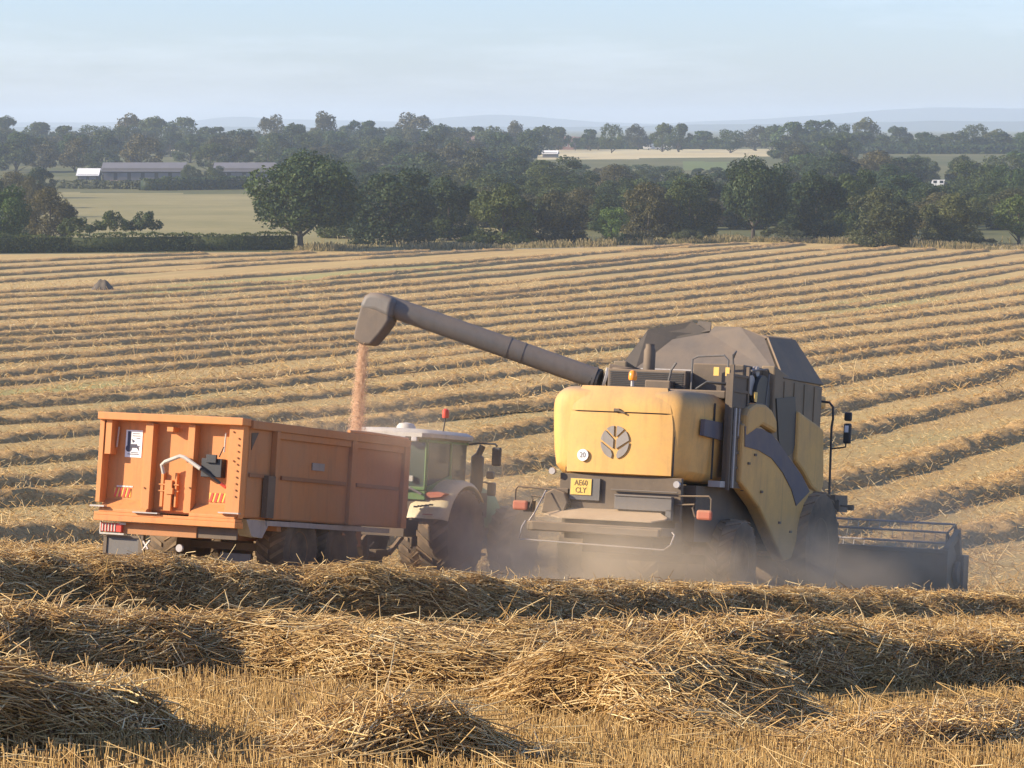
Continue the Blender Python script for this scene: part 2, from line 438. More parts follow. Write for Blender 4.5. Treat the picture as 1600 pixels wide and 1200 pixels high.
# ------------------------------------------------------------------ straw windrows of the big field (digitised, as world coordinates)
ROWS = {-8: [(3.6, 66), (11.8, 80), (17.5, 93)], -7: [(6.2, 76.5), (12.4, 92), (18.8, 109), (30, 135)],
-6: [(0, 64), (9.2, 84.8), (17.5, 104.9), (32, 140)], -5: [(-4.5, 66), (1, 79), (11.2, 103.1), (21.4, 128.4), (36, 164)],
-4: [(-11.5, 62), (-0.7, 88.9), (0.9, 92.7), (13.5, 124.7), (25.7, 154.4)],
-3: [(-13.7, 82.4), (-0.5, 104.5), (1.4, 111.2), (15.6, 144.3), (30.2, 181.2)],
-2: [(-15.1, 90.8), (-0.4, 121.6), (1.6, 127.9), (18.3, 168.9), (32.8, 197.1)],
-1: [(-17.1, 102.7), (-3.9, 132.3), (1.9, 143.7), (20.9, 192.8), (36.9, 221.3)],
0: [(-19.2, 115.4), (-3.6, 144.8), (22.2, 205.2), (40.7, 243.9)],
1: [(-21.0, 126.3), (-15.1, 139.4), (-7.9, 154.9), (-4.1, 162.2), (24.6, 226.9), (43.2, 259.3)],
2: [(-23.2, 139.4), (-16.7, 154.4), (-8.7, 170.2), (-4.5, 180.5), (6.8, 205.2), (26.4, 243.9), (47.4, 284.5)],
3: [(-24.7, 148.3), (-17.6, 162.8), (-9.3, 181.9), (-4.9, 196.2), (7.3, 220.3), (27.8, 257.0), (51.1, 306.8)],
4: [(-27.0, 162.2), (-19.5, 179.7), (-10.2, 199.7), (-5.2, 210.0), (7.8, 234.0), (29.7, 274.1), (55.7, 334.0)],
5: [(-28.6, 171.5), (-20.9, 192.8), (-10.8, 211.0), (-5.5, 220.1), (8.3, 249.2), (32.1, 296.5), (59.2, 355.5)],
6: [(-31.1, 186.4), (-22.3, 206.1), (-11.3, 221.3), (-5.9, 235.9), (8.8, 264.1), (34.2, 316.1), (62.0, 371.8)],
7: [(-33.7, 202.4), (-23.7, 219.2), (-12.1, 236.9), (-6.3, 251.4), (9.4, 280.8), (36.3, 335.3)],
8: [(-35.8, 215.0), (-25.1, 231.6), (-13.0, 254.7), (-6.7, 266.5), (9.9, 297.7), (38.5, 355.5)],
9: [(-37.8, 226.9), (-26.1, 240.9), (-13.8, 270.3), (-7.1, 283.3), (10.5, 314.9), (41.1, 378.9)],
10: [(-39.5, 236.9), (-27.6, 254.7), (-14.3, 280.8), (-7.3, 294.0), (11.0, 330.0)],
11: [(-42.3, 253.6), (-29.6, 272.8), (-15.1, 296.5), (-7.8, 312.3), (11.6, 348.0)],
12: [(-44.4, 266.5), (-30.9, 285.6), (-15.9, 312.3), (-8.2, 327.4), (12.2, 366.7)],
13: [(-46.8, 280.8), (-32.4, 299.0), (-16.7, 327.4), (-8.6, 342.2), (12.6, 378.9)],
14: [(-49.0, 294.0), (-33.8, 312.3), (-17.3, 338.0), (-8.8, 353.9)],
15: [(-50.7, 304.2), (-35.5, 327.4), (-18.1, 353.9)], 16: [(-55.0, 326.0), (-38.5, 351.5), (-19.4, 380.8)],
17: [(-56.8, 340.8), (-39.5, 365.0)], 18: [(-59.0, 356), (-40.7, 381)], 19: [(-62, 371), (-44, 392)]}
def ribbon(xs, ys, w, hgt, seed, step_n=11, brk=0., steep=False, lump=1.):
    """mound of loose straw along a line: cross sections with noisy height and edge"""
    P = np.stack([xs, ys], 1); d = np.gradient(P, axis=0); d /= np.linalg.norm(d, axis=1, keepdims=True)
    nrm = np.stack([-d[:, 1], d[:, 0]], 1)
    L = np.concatenate([[0], np.cumsum(np.linalg.norm(np.diff(P, axis=0), axis=1))])
    Lc = L[:, None]
    u = np.linspace(-1, 1, step_n)[None, :]
    wob = .22*vnoise(L*.35, L*0, seed)[:, None] + .10*vnoise(L*1.3, L*0, seed+1)[:, None]
    wid = w/2*(1 + .18*vnoise(L*.5, L*0+7, seed)[:, None] + .16*vnoise(Lc*1.7, u*1.5, seed+4))
    X = P[:, :1] + nrm[:, :1]*(u*wid + wob); Y = P[:, 1:] + nrm[:, 1:]*(u*wid + wob)
    prof = (1 - np.abs(u)**2.4)**.9
    if steep: prof = np.where(u < -.2, np.clip((u+1.0)/.30, 0, 1)**.6, prof)
    if np.ndim(hgt): hgt = hgt[:, None]
    hh = hgt*(1 + .22*lump*vnoise(L*.6, L*0+3, seed)[:, None] + .32*lump*vnoise(Lc*2.1, u*2.2, seed+8) + .22*(.4+.6*lump)*vnoise(Lc*5.5, u*5, seed+9))
    if brk: hh = hh*np.clip((vnoise(L*.06, L*0+11, seed+30)[:, None] + brk)*3.5, .06, 1)
    Z = ground(X, Y) - .05 + (prof*hh + .05*(prof > .01)*1.0)*np.minimum(1, np.minimum(L, L[-1]-L)[:, None]/.8 + .02)
    V = np.stack([X, Y, Z], -1).reshape(-1, 3); a, b = X.shape
    i = (np.arange(a-1)[:, None]*b + np.arange(b-1)[None, :]).ravel()
    return V, np.stack([i, i+1, i+b+1, i+b], 1), (X, Y, Z, d)
def tufts(X, Y, Z, d, n, ln, rad, seed, lift=.05):
    g = np.random.default_rng(seed); a, b = X.shape
    i = g.integers(0, a-1, n); j = g.integers(1, b-1, n)
    c = np.stack([X[i, j], Y[i, j], Z[i, j]], 1) + g.normal(0, 1, (n, 3))*[.12, .12, lift*.5]
    ang = g.uniform(0, 2*math.pi, n); el = np.abs(g.normal(.15, .38, n))
    v = np.stack([np.cos(ang)*np.cos(el), np.sin(ang)*np.cos(el), np.sin(el)], 1)*(ln*g.uniform(.5, 1.4, n))[:, None]
    return strands(c - v*.2, c + v*.8, rad*g.uniform(.7, 1.3, n), g.beta(2.2, 1.8, n))
ROWGROUP = 'straw windrows curving across the harvested field'
for k, pts in ROWS.items():
    A = np.array(pts, float)
    deg = 2 if len(A) > 3 else 1
    c = np.polyfit(A[:, 1], A[:, 0], deg); r0 = A[:, 0] - np.polyval(c, A[:, 1])
    y0 = max(A[0, 1] - (16 if k > -3 else 3), 62); y1 = A[-1, 1] + (26 if k < 7 else 90)
    sl0 = float(np.polyval(np.polyder(c), A[0, 1])); sl1 = float(np.polyval(np.polyder(c), A[-1, 1]))
    yy = np.arange(y0, y1, .30 if y0 < 140 else .42)
    xx = np.polyval(c, np.clip(yy, A[0, 1], A[-1, 1])) + np.interp(yy, A[:, 1], r0)*.6
    xx = xx + np.where(yy < A[0, 1], (yy-A[0, 1])*sl0, 0) + np.where(yy > A[-1, 1], (yy-A[-1, 1])*sl1, 0)
    ok = yy < edgeY(xx/yy) - 4
    yy, xx = yy[ok], xx[ok]
    V, Q, (X, Y, Z, d) = ribbon(xx, yy, 1.7 if k < 0 else 1.8, (.37 if k < 0 else .33) if k != 3 else .2, 100+k*7, brk=(1.25 if k < 9 else .9), lump=(.8 if k < 4 else .6))
    parts = [(V, Q, np.full(len(V), .5), 0)]
    for lo_, hi_, per, ln_, rd_ in ((0, 150, 13, .19, .009), (150, 250, 8, .22, .013), (250, 420, 4, .26, .020)):
        near = (Y[:, 0] >= lo_) & (Y[:, 0] < hi_)
        if near.sum() < 10: continue
        Vs, Qs, Ts = tufts(X[near], Y[near], Z[near], d, int(near.sum()*per), ln_, rd_, 500+k)
        parts.append((Vs, Qs, Ts, 1))
    V, Q, T, I = merge(parts)
    o = link(bpy.data.objects.new('windrow', np_mesh('windrow', V, Q, [M['windrow'], M['straw']], T, I)))
    recentre(o)
    tag(o, 'long low windrow of cut straw curving across the sunlit field beyond the machines', 'windrow', ROWGROUP)

# dark clump of straw on the far left of the field
Yh = yground(452); xh, _ = at(158, Yh, 452)
V, Q, (X, Y, Z, d) = ribbon(np.linspace(xh-1.0, xh+1.3, 12), np.linspace(Yh-.3, Yh+.3, 12), 2.2, 1.0, 77)
o = link(bpy.data.objects.new('straw_heap', np_mesh('straw_heap', V, Q, [M['darkstraw']], np.full(len(V), .5)))); recentre(o)
tag(o, 'small dark straw heap alone on a bare patch of the far left field', 'straw heap')
for i_, (px, py, wd) in enumerate(((1560, 531, 2.2), (1597, 527, 1.2))):
    Yh = yground(py); xh, _ = at(px, Yh, py)
    V, Q, (X, Y, Z, d) = ribbon(np.linspace(xh-wd, xh+wd, 12), np.linspace(Yh-1.0, Yh+1.0, 12), 1.6, .5, 79+i_)
    o = link(bpy.data.objects.new('straw_heap', np_mesh('straw_heap', V, Q, [M['windrow']], np.full(len(V), .5)))); recentre(o)
    tag(o, ['ragged straw clump on bare ground near the right end of a broken windrow', 'smaller straw clump at the very right edge of the far field'][i_], 'straw heap')

# ------------------------------------------------------------------ foreground headland swaths
def foot(px, py):
    """ground point seen at a photo pixel in the foreground"""
    lo, hi = 12.0, 60.0
    for _ in range(50):
        m = (lo + hi)/2
        if 197 + F*float(depth((px-800)/F*m, m))/m > py: lo = m
        else: hi = m
    return ((px-800)/F*m, m)
def crest(pts, w=2.0):
    """front foot line of a swath (photo px, py) -> its centre line"""
    A = np.array([foot(*p) for p in pts]); d = np.gradient(A, axis=0); d /= np.linalg.norm(d, axis=1, keepdims=True)
    return A + np.stack([-d[:, 1], d[:, 0]], 1)*w*.46
def fg_swath(name, pts, w, hs, seed, dens, lab, sl=.30, bias=0.):
    A = crest(pts, w)
    t = np.concatenate([[0], np.cumsum(np.linalg.norm(np.diff(A, axis=0), axis=1))])
    s = np.arange(0, t[-1], .07)
    xs = np.interp(s, t, A[:, 0]); ys = np.interp(s, t, A[:, 1])
    k = np.ones(25)/25
    pad = lambda a: np.convolve(np.pad(a, 12, mode='edge'), k, 'valid')
    xs, ys = pad(xs), pad(ys)
    hh = pad(np.interp(s, t, hs)); ww = w
    V, Q, (X, Y, Z, d) = ribbon(xs, ys, ww, hh, seed, 40, steep=True, lump=.38)
    parts = [(V, Q, np.full(len(V), .3), 0)]
    g = np.random.default_rng(seed); a, b = X.shape
    n = int(dens*t[-1]*w)
    i = g.integers(0, a-1, n); j = g.integers(1, b-1, n)
    Zr = (Z - ground(X, Y))[i, j]
    c = np.stack([X[i, j], Y[i, j], Z[i, j]], 1)
    c += g.normal(0, 1, (n, 3))*[.05, .05, .02]; c[:, 2] += np.abs(g.normal(0, .035, n))
    # local slope for tangent directions
    i2 = np.minimum(i+3, a-1); i1 = np.maximum(i-3, 0); j2 = np.minimum(j+1, b-1); j1 = np.maximum(j-1, 0)
    ta = np.stack([X[i2, j]-X[i1, j], Y[i2, j]-Y[i1, j], Z[i2, j]-Z[i1, j]], 1); ta /= np.linalg.norm(ta, axis=1, keepdims=True)+1e-9
    tb = np.stack([X[i, j2]-X[i, j1], Y[i, j2]-Y[i, j1], Z[i, j2]-Z[i, j1]], 1); tb /= np.linalg.norm(tb, axis=1, keepdims=True)+1e-9
    nn = np.cross(ta, tb); nn *= np.sign(nn[:, 2:3])
    cl = 1.0*vnoise(c[:, 0]*1.1, c[:, 1]*1.1, seed+5)     # locally combed direction
    ang = np.where(g.random(n) < .7, bias*.5 + .6*cl + g.normal(0, .40, n), g.uniform(0, math.pi, n))
    el = g.normal(.0, .13, n) + (g.random(n) < .035)*g.uniform(.3, 1.0, n)
    ln = sl*g.gamma(4, .25, n)
    v = ta*(np.cos(ang)*np.cos(el))[:, None] + tb*[1, 1, .55]*(np.sin(ang)*np.cos(el))[:, None] + nn*np.sin(el)[:, None]
    v *= ln[:, None]
    rad = g.uniform(.0028, .0062, n)
    tone = np.clip(g.beta(1.7, 1.4, n) + .15*vnoise(c[:, 0]*3, c[:, 1]*3, seed+6), 0, 1)
    face = (j < 15); el = np.where(face, el*.4, el)
    A0 = c - v*.45; B0 = c + v*.55
    gnd = ground(A0[:, 0], A0[:, 1]); A0[:, 2] = np.maximum(A0[:, 2], gnd+.005)
    gnd = ground(B0[:, 0], B0[:, 1]); B0[:, 2] = np.maximum(B0[:, 2], gnd+.005)
    Vs, Qs, Ts = strands(A0, B0, rad, tone); parts.append((Vs, Qs, Ts, 1))
    kink = g.random(n) < .3                                # bent stalks
    K0 = B0[kink]; kv = v[kink]*.5; kv[:, 2] -= .04 + .05*g.random(kink.sum()); kv[:, :2] += g.normal(0, .05, (kink.sum(), 2))
    K1 = K0 + kv; K1[:, 2] = np.maximum(K1[:, 2], ground(K1[:, 0], K1[:, 1])+.004)
    Vs, Qs, Ts = strands(K0, K1, rad[kink]*.85, tone[kink]); parts.append((Vs, Qs, Ts, 1))
    # small chaff and leaf bits
    m = n
    ii = g.integers(0, a-1, m); jj = g.integers(1, b-1, m)
    cc = np.stack([X[ii, jj], Y[ii, jj], Z[ii, jj]], 1) + g.normal(0, 1, (m, 3))*[.04, .04, .01] + [0, 0, .012]
    vv = g.normal(0, 1, (m, 3))*[1, 1, .45]; vv *= (g.uniform(.03, .09, m)/np.linalg.norm(vv, axis=1))[:, None]
    Vs, Qs, Ts = strands(cc-vv/2, cc+vv/2, g.uniform(.003, .007, m), g.beta(1.8, 2.2, m)); parts.append((Vs, Qs, Ts, 1))
    V, Q, T, I = merge(parts)
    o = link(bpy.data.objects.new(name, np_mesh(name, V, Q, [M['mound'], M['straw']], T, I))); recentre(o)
    tag(o, lab, 'straw swath'); return o
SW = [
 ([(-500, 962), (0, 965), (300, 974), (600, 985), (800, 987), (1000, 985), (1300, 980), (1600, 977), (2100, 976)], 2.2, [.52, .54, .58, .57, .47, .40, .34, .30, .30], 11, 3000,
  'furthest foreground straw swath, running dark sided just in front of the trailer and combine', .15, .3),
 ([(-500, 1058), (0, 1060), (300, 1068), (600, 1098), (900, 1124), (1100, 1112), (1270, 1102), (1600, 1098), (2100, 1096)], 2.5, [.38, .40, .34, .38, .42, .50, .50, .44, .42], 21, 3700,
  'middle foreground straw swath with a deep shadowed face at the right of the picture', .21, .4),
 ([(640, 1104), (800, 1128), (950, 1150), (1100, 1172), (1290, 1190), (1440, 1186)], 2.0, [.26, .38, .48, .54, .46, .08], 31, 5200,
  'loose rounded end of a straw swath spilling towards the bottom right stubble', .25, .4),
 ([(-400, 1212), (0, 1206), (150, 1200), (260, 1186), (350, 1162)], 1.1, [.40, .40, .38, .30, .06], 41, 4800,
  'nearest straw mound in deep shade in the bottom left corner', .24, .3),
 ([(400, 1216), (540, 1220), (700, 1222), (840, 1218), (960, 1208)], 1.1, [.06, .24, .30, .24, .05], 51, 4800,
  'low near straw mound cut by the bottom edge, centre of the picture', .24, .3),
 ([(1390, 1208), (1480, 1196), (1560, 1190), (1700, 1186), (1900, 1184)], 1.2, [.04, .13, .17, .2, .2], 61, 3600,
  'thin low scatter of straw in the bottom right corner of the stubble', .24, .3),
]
for pts, w, hs, seed, dens, lab, sl, b_ in SW: fg_swath('straw_swath', pts, w, hs, seed, dens, lab, sl, b_)

# upright stubble between the swaths, drilled in rows
def on_swath(x, y):
    m = np.zeros(len(x), bool)
    for pts, w, hs, *_ in SW:
        A = crest(pts, w)
        yc = np.interp(x, A[:, 0], A[:, 1]); h_ = np.interp(x, A[:, 0], hs)
        m |= (np.abs(y - yc) < w*.46) & (x > A[0, 0]) & (x < A[-1, 0]) & (h_ > .12)
    return m
g = np.random.default_rng(5)
def stubble(y0, y1, dens, hgt, rad, fan=.19, pad=1.0):
    n = int((y1-y0)*(y0+y1)*fan*dens)
    y = y0 + (y1-y0)*g.random(n)**.9; x = (g.random(n)*2-1)*(y*fan + pad)
    a = R(4); u = x*math.cos(a) + y*math.sin(a); v = -x*math.sin(a) + y*math.cos(a)
    v = np.round(v/.13)*.13 + g.normal(0, .014, n)
    x = u*math.cos(a) - v*math.sin(a); y = u*math.sin(a) + v*math.cos(a)
    k = ~on_swath(x, y) & (y > y0) & (vnoise(x*2.2, y*2.2, 61) > -.75); x, y = x[k], y[k]; n = len(x)
    z = ground(x, y)
    A = np.stack([x, y, z-.02], 1)
    hh = hgt*g.uniform(.65, 1.15, n)*(1 + .2*vnoise(x*.8, y*.8, 62)); t = g.normal(0, .10, (n, 2)) + (g.random((n, 1)) < .08)*g.normal(0, .5, (n, 2))
    B = A + np.stack([t[:, 0]*hh, t[:, 1]*hh, hh], 1)
    return strands(A, B, rad*g.uniform(.75, 1.25, n), np.clip(g.beta(2.6, 2, n), 0, 1))
parts = [(*stubble(14.6, 29.5, 580, .155, .0036, pad=2.2), 0), (*stubble(29.5, 46, 130, .15, .005, fan=.22, pad=2), 0)]
V, Q, T, I = merge(parts)
o = link(bpy.data.objects.new('stubble', np_mesh('stubble', V, Q, [M['stalk']], T))); tag(o, kind='stuff')
# straw scattered loose over stubble and over the rough ground round the machines
def litter(n, y0, y1, ln, rad, el_s=.12, fan=.19, lo=-9, dz=.02, pad=1.):
    y = y0 + (y1-y0)*g.random(n); x = (g.random(n)*2-1)*(y*fan + pad)
    k = vnoise(x*.9, y*.5, 71) > lo; x, y = x[k], y[k]; n = len(x)
    c = np.stack([x, y, ground(x, y) + dz + np.abs(g.normal(0, dz, n))], 1)
    a = g.uniform(0, 2*math.pi, n); e = np.abs(g.normal(0, el_s, n)); l = ln*g.gamma(4, .25, n)
    v = np.stack([np.cos(a)*np.cos(e), np.sin(a)*np.cos(e), np.sin(e)], 1)*l[:, None]
    return strands(c, c+v, rad*g.uniform(.7, 1.3, n), g.beta(2.4, 1.7, n))
parts = [(*litter(3600, 14.8, 28, .26, .0032, .15, dz=.05), 0), (*litter(9000, 28, 44, .24, .005, .2, dz=.04), 0),
         (*litter(44000, 41.5, 62, .16, .006, .35, dz=.04, lo=-.6, fan=.23), 0), (*litter(40000, 60, 150, .20, .009, .45, fan=.21, dz=.03), 0), (*litter(40000, 150, 330, .30, .018, .5, fan=.18, dz=.03), 0)]
V, Q, T, I = merge(parts)
o = link(bpy.data.objects.new('loose_straw', np_mesh('loose_straw', V, Q, [M['straw']], T))); tag(o, kind='stuff')
# ------------------------------------------------------------------ trees, hedges and bushes beyond the field
M['leaf'] = toned('oak_leaves', [(0, (.016, .030, .009)), (.5, (.042, .068, .018)), (1, (.095, .125, .032))], .65, .22, .3)
M['leaf_light'] = toned('willow_leaves', [(0, (.035, .06, .015)), (.5, (.09, .13, .035)), (1, (.16, .21, .06))], .65, .25, .3)
M['leaf_brown'] = toned('dry_edged_leaves', [(0, (.030, .034, .015)), (.5, (.065, .066, .026)), (1, (.12, .11, .045))], .65, .2, .3)
M['bark'] = plain('bark', (.075, .06, .045), .9, 0, .3, 3)
def leaves(P, Nn, size, gg, tone):
    """one small folded leaf spray (a quad) per point"""
    n = len(P)
    d = Nn + gg.normal(0, .55, (n, 3)); d /= np.linalg.norm(d, axis=1, keepdims=True)
    r = gg.normal(0, 1, (n, 3)); u = np.cross(d, r); u /= np.linalg.norm(u, axis=1, keepdims=True) + 1e-9
    w = np.cross(d, u); s = (size*gg.uniform(.6, 1.35, n))[:, None]
    V = np.stack([P - u*s, P - w*s*.55, P + u*s + d*s*.25, P + w*s*.55], 1).reshape(-1, 3)
    return V, (np.arange(n)[:, None]*4 + [0, 1, 2, 3]), np.repeat(np.clip(tone, 0, 1), 4)
def crown_mesh(name, seed, wr, z0, nl, size, mat, nb=26, power=1.0, gap=0., topy=.0, skirt=0):
    """crown for a tree of height 1: boughs of leaves round an uneven dome"""
    gg = np.random.default_rng(seed); Ps, Ns, Ts = [], [], []
    a, c = wr/2, (1-z0)/2; zc = z0 + c
    for b in range(nb):
        ph = gg.uniform(0, 2*math.pi); ct = gg.uniform(-.95, 1)
        if topy: ct = ct*(1-topy) + topy*abs(ct)
        st = math.sqrt(max(0, 1-ct*ct)); k = gg.uniform(.50, .80)
        rad = gg.uniform(.17, .30)*min(wr, 1.1)*.62*power
        bc = np.array([a*k*st*math.cos(ph), a*k*st*math.sin(ph), zc + c*k*ct])
        if b < 3: bc = np.array([gg.normal(0, .05)*wr, gg.normal(0, .05)*wr, zc + c*(.1 + .18*b)]); rad *= 1.25
        if b >= nb - skirt: an = 2*math.pi*b/max(1, skirt) + gg.uniform(-.3, .3); bc = np.array([a*.62*math.cos(an), a*.62*math.sin(an), gg.uniform(.10, .22)]); rad = .17*min(wr, 1.)
        m = int(nl/nb); q = gg.normal(0, 1, (m, 3)); q /= np.linalg.norm(q, axis=1, keepdims=True)
        out = bc - [0, 0, zc]; out = out/(np.linalg.norm(out)+1e-6)
        keep = (q@out > -.35) & (vnoise(q[:, 0]*2.4+b, q[:, 2]*2.4+q[:, 1]*1.7, seed) > -.62 + gap)
        q = q[keep]; rr = rad*(1 + .28*vnoise(q[:, 0]*3+b, q[:, 1]*3+q[:, 2]*2, seed+1))*(1 - .35*gg.random(len(q))**2)
        P = bc + q*rr[:, None]*[1, 1, .86]
        Ps.append(P); Ns.append(q*.7 + [0, 0, .3]); Ts.append(gg.beta(3, 3, len(q)) + gg.normal(0, .10))
    P = np.concatenate(Ps); P[:, 2] = np.clip(P[:, 2], .01, 1.02)
    V, Q, T = leaves(P, np.concatenate(Ns), size, gg, np.concatenate(Ts))
    return np_mesh(name, V, Q, [mat], T)
def trunk_mesh(seed, z0, wr):
    gg = random.Random(seed); m = MB()
    lean = (gg.uniform(-.02, .02), gg.uniform(-.02, .02))
    m.tube([(0, 0, -.03), (lean[0]*.3, lean[1]*.3, .05), (lean[0], lean[1], z0+.05), (lean[0]*1.6, lean[1]*1.6, z0 + .28), (lean[0]*2, lean[1]*2, .80)],
           [.042, .030, .025, .018, .005], 8)
    for i in range(6):
        a = i*math.pi/3 + gg.uniform(-.4, .4); l = wr*gg.uniform(.22, .36); zb = z0 + gg.uniform(.0, .22)
        m.tube([(lean[0], lean[1], zb), (math.cos(a)*l*.5, math.sin(a)*l*.5, zb + .12), (math.cos(a)*l, math.sin(a)*l, zb + gg.uniform(.18, .32))], [.015, .010, .004], 5)
    return m
PROTO = {}
def proto(key, seed, wr, z0, nl, size, mat, **kw):
    cm = crown_mesh('crown', seed, wr, z0, nl, size, M[mat], **kw)
    tm = trunk_mesh(seed, z0, wr).build('trunk', M['bark'])
    me = tm.data; bpy.data.objects.remove(tm); PROTO[key] = (cm, me, wr)
proto('oak', 1, 1.16, .12, 34000, .018, 'leaf', nb=64, topy=.1)
proto('ash', 2, .95, .0, 26000, .018, 'leaf', nb=40, skirt=9)
proto('maple', 3, .98, .0, 26000, .018, 'leaf_brown', nb=42, skirt=9)
proto('lime', 4, .86, .0, 26000, .018, 'leaf', nb=38, skirt=9)
proto('willow', 5, 1.0, .02, 8000, .022, 'leaf_light', nb=24)
proto('thorn', 6, 1.5, .0, 6000, .035, 'leaf', nb=26, topy=.5)
proto('bramble', 7, 1.9, .0, 5000, .045, 'leaf_brown', nb=24, topy=.6, gap=.15)
for i_ in range(5):
    proto('far%d' % i_, 20+i_, (1.0, .85, 1.15, .95, 1.3)[i_], -.02, 6500, .031, ('leaf', 'leaf', 'leaf_brown', 'leaf', 'leaf')[i_], nb=22, topy=.1)
proto('pine', 31, .95, .42, 2600, .03, 'leaf', nb=11, topy=.2, gap=.1)
def tree(name, px, Y, top, key, label, cat='tree', group=None, wide=None, base=None):
    """tree whose foot stands on the ground at distance Y and whose top is seen at photo row top"""
    x = (px-800)/F*Y; z = gz(x, Y); zt = ZC + (197-top)/F*Y
    H = max(1.0, zt - z)
    cm, tm, wr = PROTO[key]
    o = empty(name, (x, Y, z)); o.rotation_euler.z = random.uniform(0, 6.28)
    W = 1.0 if wide is None else (wide/F*Y)/(wr*H)
    W = min(max(W, .55), 1.9); o.scale = (H*W, H*W, H)
    c = link(bpy.data.objects.new('crown', cm), o)
    if key not in ('thorn', 'bramble'): link(bpy.data.objects.new('trunk', tm), o)
    tag(o, label, cat, group); return o
YE = 424
front = [
 ('oak_tree', 470, 412, 236, 'oak', 'big spreading dark oak with a bare trunk showing, at the field edge', 200),
 ('oak_tree', 612, 432, 252, 'ash', 'dark dense tree just right of the big spreading oak, above the grain spout', 150),
 ('broadleaf_tree', 545, 455, 285, 'ash', 'shaded tree filling the gap between the big oak and its right neighbour', 110),
 ('broadleaf_tree', 702, 446, 272, 'lime', 'tall shaded tree behind the hedge bank, left of the pair of round twin trees', 105),
 ('broadleaf_tree', 785, 428, 282, 'lime', 'left of two round twin trees side by side at the middle of the field edge', 106),
 ('broadleaf_tree', 868, 430, 288, 'maple', 'right of two round twin trees side by side at the middle of the field edge', 100),
 ('small_willow', 955, 428, 318, 'willow', 'small pale green willow like tree low at the field edge', 56),
 ('broadleaf_tree', 1012, 446, 275, 'maple', 'broad brownish green tree behind the small pale willow', 90),
 ('broadleaf_tree', 1075, 452, 263, 'ash', 'broad bluish dark tree behind the combine tank, left of the tallest right hand tree', 100),
 ('oak_tree', 1176, 444, 243, 'oak', 'tallest rounded oak in the right half of the field edge, behind the combine', 124),
 ('broadleaf_tree', 1275, 452, 262, 'lime', 'dark leafy tree between the tallest right hand oak and the tree with the short trunk', 100),
 ('broadleaf_tree', 1330, 470, 255, 'ash', 'tall shaded tree set back behind the short trunked tree on the right', 90),
 ('oak_tree', 1378, 424, 284, 'maple', 'round brownish tree with a short dark trunk standing out into the stubble on the right', 116),
 ('broadleaf_tree', 1488, 428, 293, 'maple', 'rounded tree with pale lit leaves, second from the right edge at the field boundary', 106),
 ('broadleaf_tree', 1592, 430, 296, 'willow', 'light green tree cut by the right edge of the picture', 92),
 ('oak_tree', 2, 416, 282, 'ash', 'very dark tree cut by the left edge, standing over the hedge end', 104),
 ('broadleaf_tree', 78, 452, 284, 'maple', 'brownish green tree second from the left edge behind the hedge', 84),
 ('hawthorn_bush', 172, 438, 326, 'thorn', 'spiky dark bush behind the left hedge with the pale pasture behind it', 66),
 ('hawthorn_bush', 228, 440, 326, 'thorn', 'rounded hawthorn at the right end of the dark bushes behind the left hedge', 60),
 ('hawthorn_bush', 122, 436, 336, 'thorn', 'low dark bush between the left trees and the spiky bush', 70),
 ('low_bush', 560, 420, 372, 'thorn', 'low bush right of the big oak trunk at the field edge', 66),
 ('low_bush', 655, 421, 362, 'bramble', 'dry low bush under the dark tree, with pale grass to each side', 60),
 ('low_bush', 735, 422, 366, 'thorn', 'dark low bush under the left of the two round twin trees', 90),
 ('low_bush', 820, 424, 365, 'thorn', 'shaded low bush between the two round twin trees', 70),
 ('low_bush', 900, 428, 366, 'bramble', 'brownish low bush at the foot of the right round twin tree', 70),
 ('low_bush', 985, 430, 364, 'thorn', 'low bush under the small pale willow', 60),
 ('low_bush', 1070, 436, 358, 'bramble', 'long low bramble bank seen above the combine tank', 90),
 ('low_bush', 1225, 436, 352, 'bramble', 'low scrub between the tallest right oak and its dark neighbour', 90),
 ('low_bush', 1450, 428, 370, 'bramble', 'rough bramble mound right of the short trunked tree', 90),
 ('low_bush', 1540, 426, 372, 'bramble', 'low tangled bramble mound near the right edge of the field', 80),
]
for nm, px, Y, top, key, lab, w in front:
    tree(nm, px, Y, top, key, lab, 'bush' if 'bush' in nm else 'tree', wide=w)
# second belt behind the front line, each tree placed by eye
MID = 'trees of the belt behind the field edge'
mid = [(660, 640, 262, 90), (735, 620, 250, 100), (800, 700, 243, 110), (860, 650, 238, 120), (905, 600, 262, 80), (960, 640, 250, 95), (1000, 760, 262, 60),
       (1060, 640, 262, 80), (1120, 700, 262, 80), (1235, 620, 262, 80), (1300, 700, 236, 110), (1255, 760, 240, 90), (1395, 640, 250, 96), (1370, 760, 228, 96), (1420, 560, 270, 80),
       (1530, 640, 246, 96), (1580, 600, 252, 80), (1625, 640, 248, 90), (1500, 780, 240, 60), (600, 700, 262, 70), (545, 760, 250, 70),
       (20, 620, 262, 80), (60, 700, 258, 60), (300, 820, 254, 38), (335, 820, 256, 40), (50, 560, 268, 50), (-30, 600, 262, 80), (1440, 860, 238, 60), (690, 720, 250, 80)]
rm_ = random.Random(8)
for px in range(560, 1640, 46):
    for Y, h0 in ((500, 292), (560, 276)):
        mid.append((px + rm_.uniform(-20, 20), Y + rm_.uniform(-20, 20), h0 + rm_.uniform(-12, 14), rm_.uniform(80, 112)))
for i_, (px, Y, top, w) in enumerate(mid):
    tree('broadleaf_tree', px, Y, top, ('ash', 'maple', 'lime', 'ash')[i_ % 4],
         'hazy broadleaf tree in the dense belt rising behind the field edge trees', 'tree', MID, wide=w)
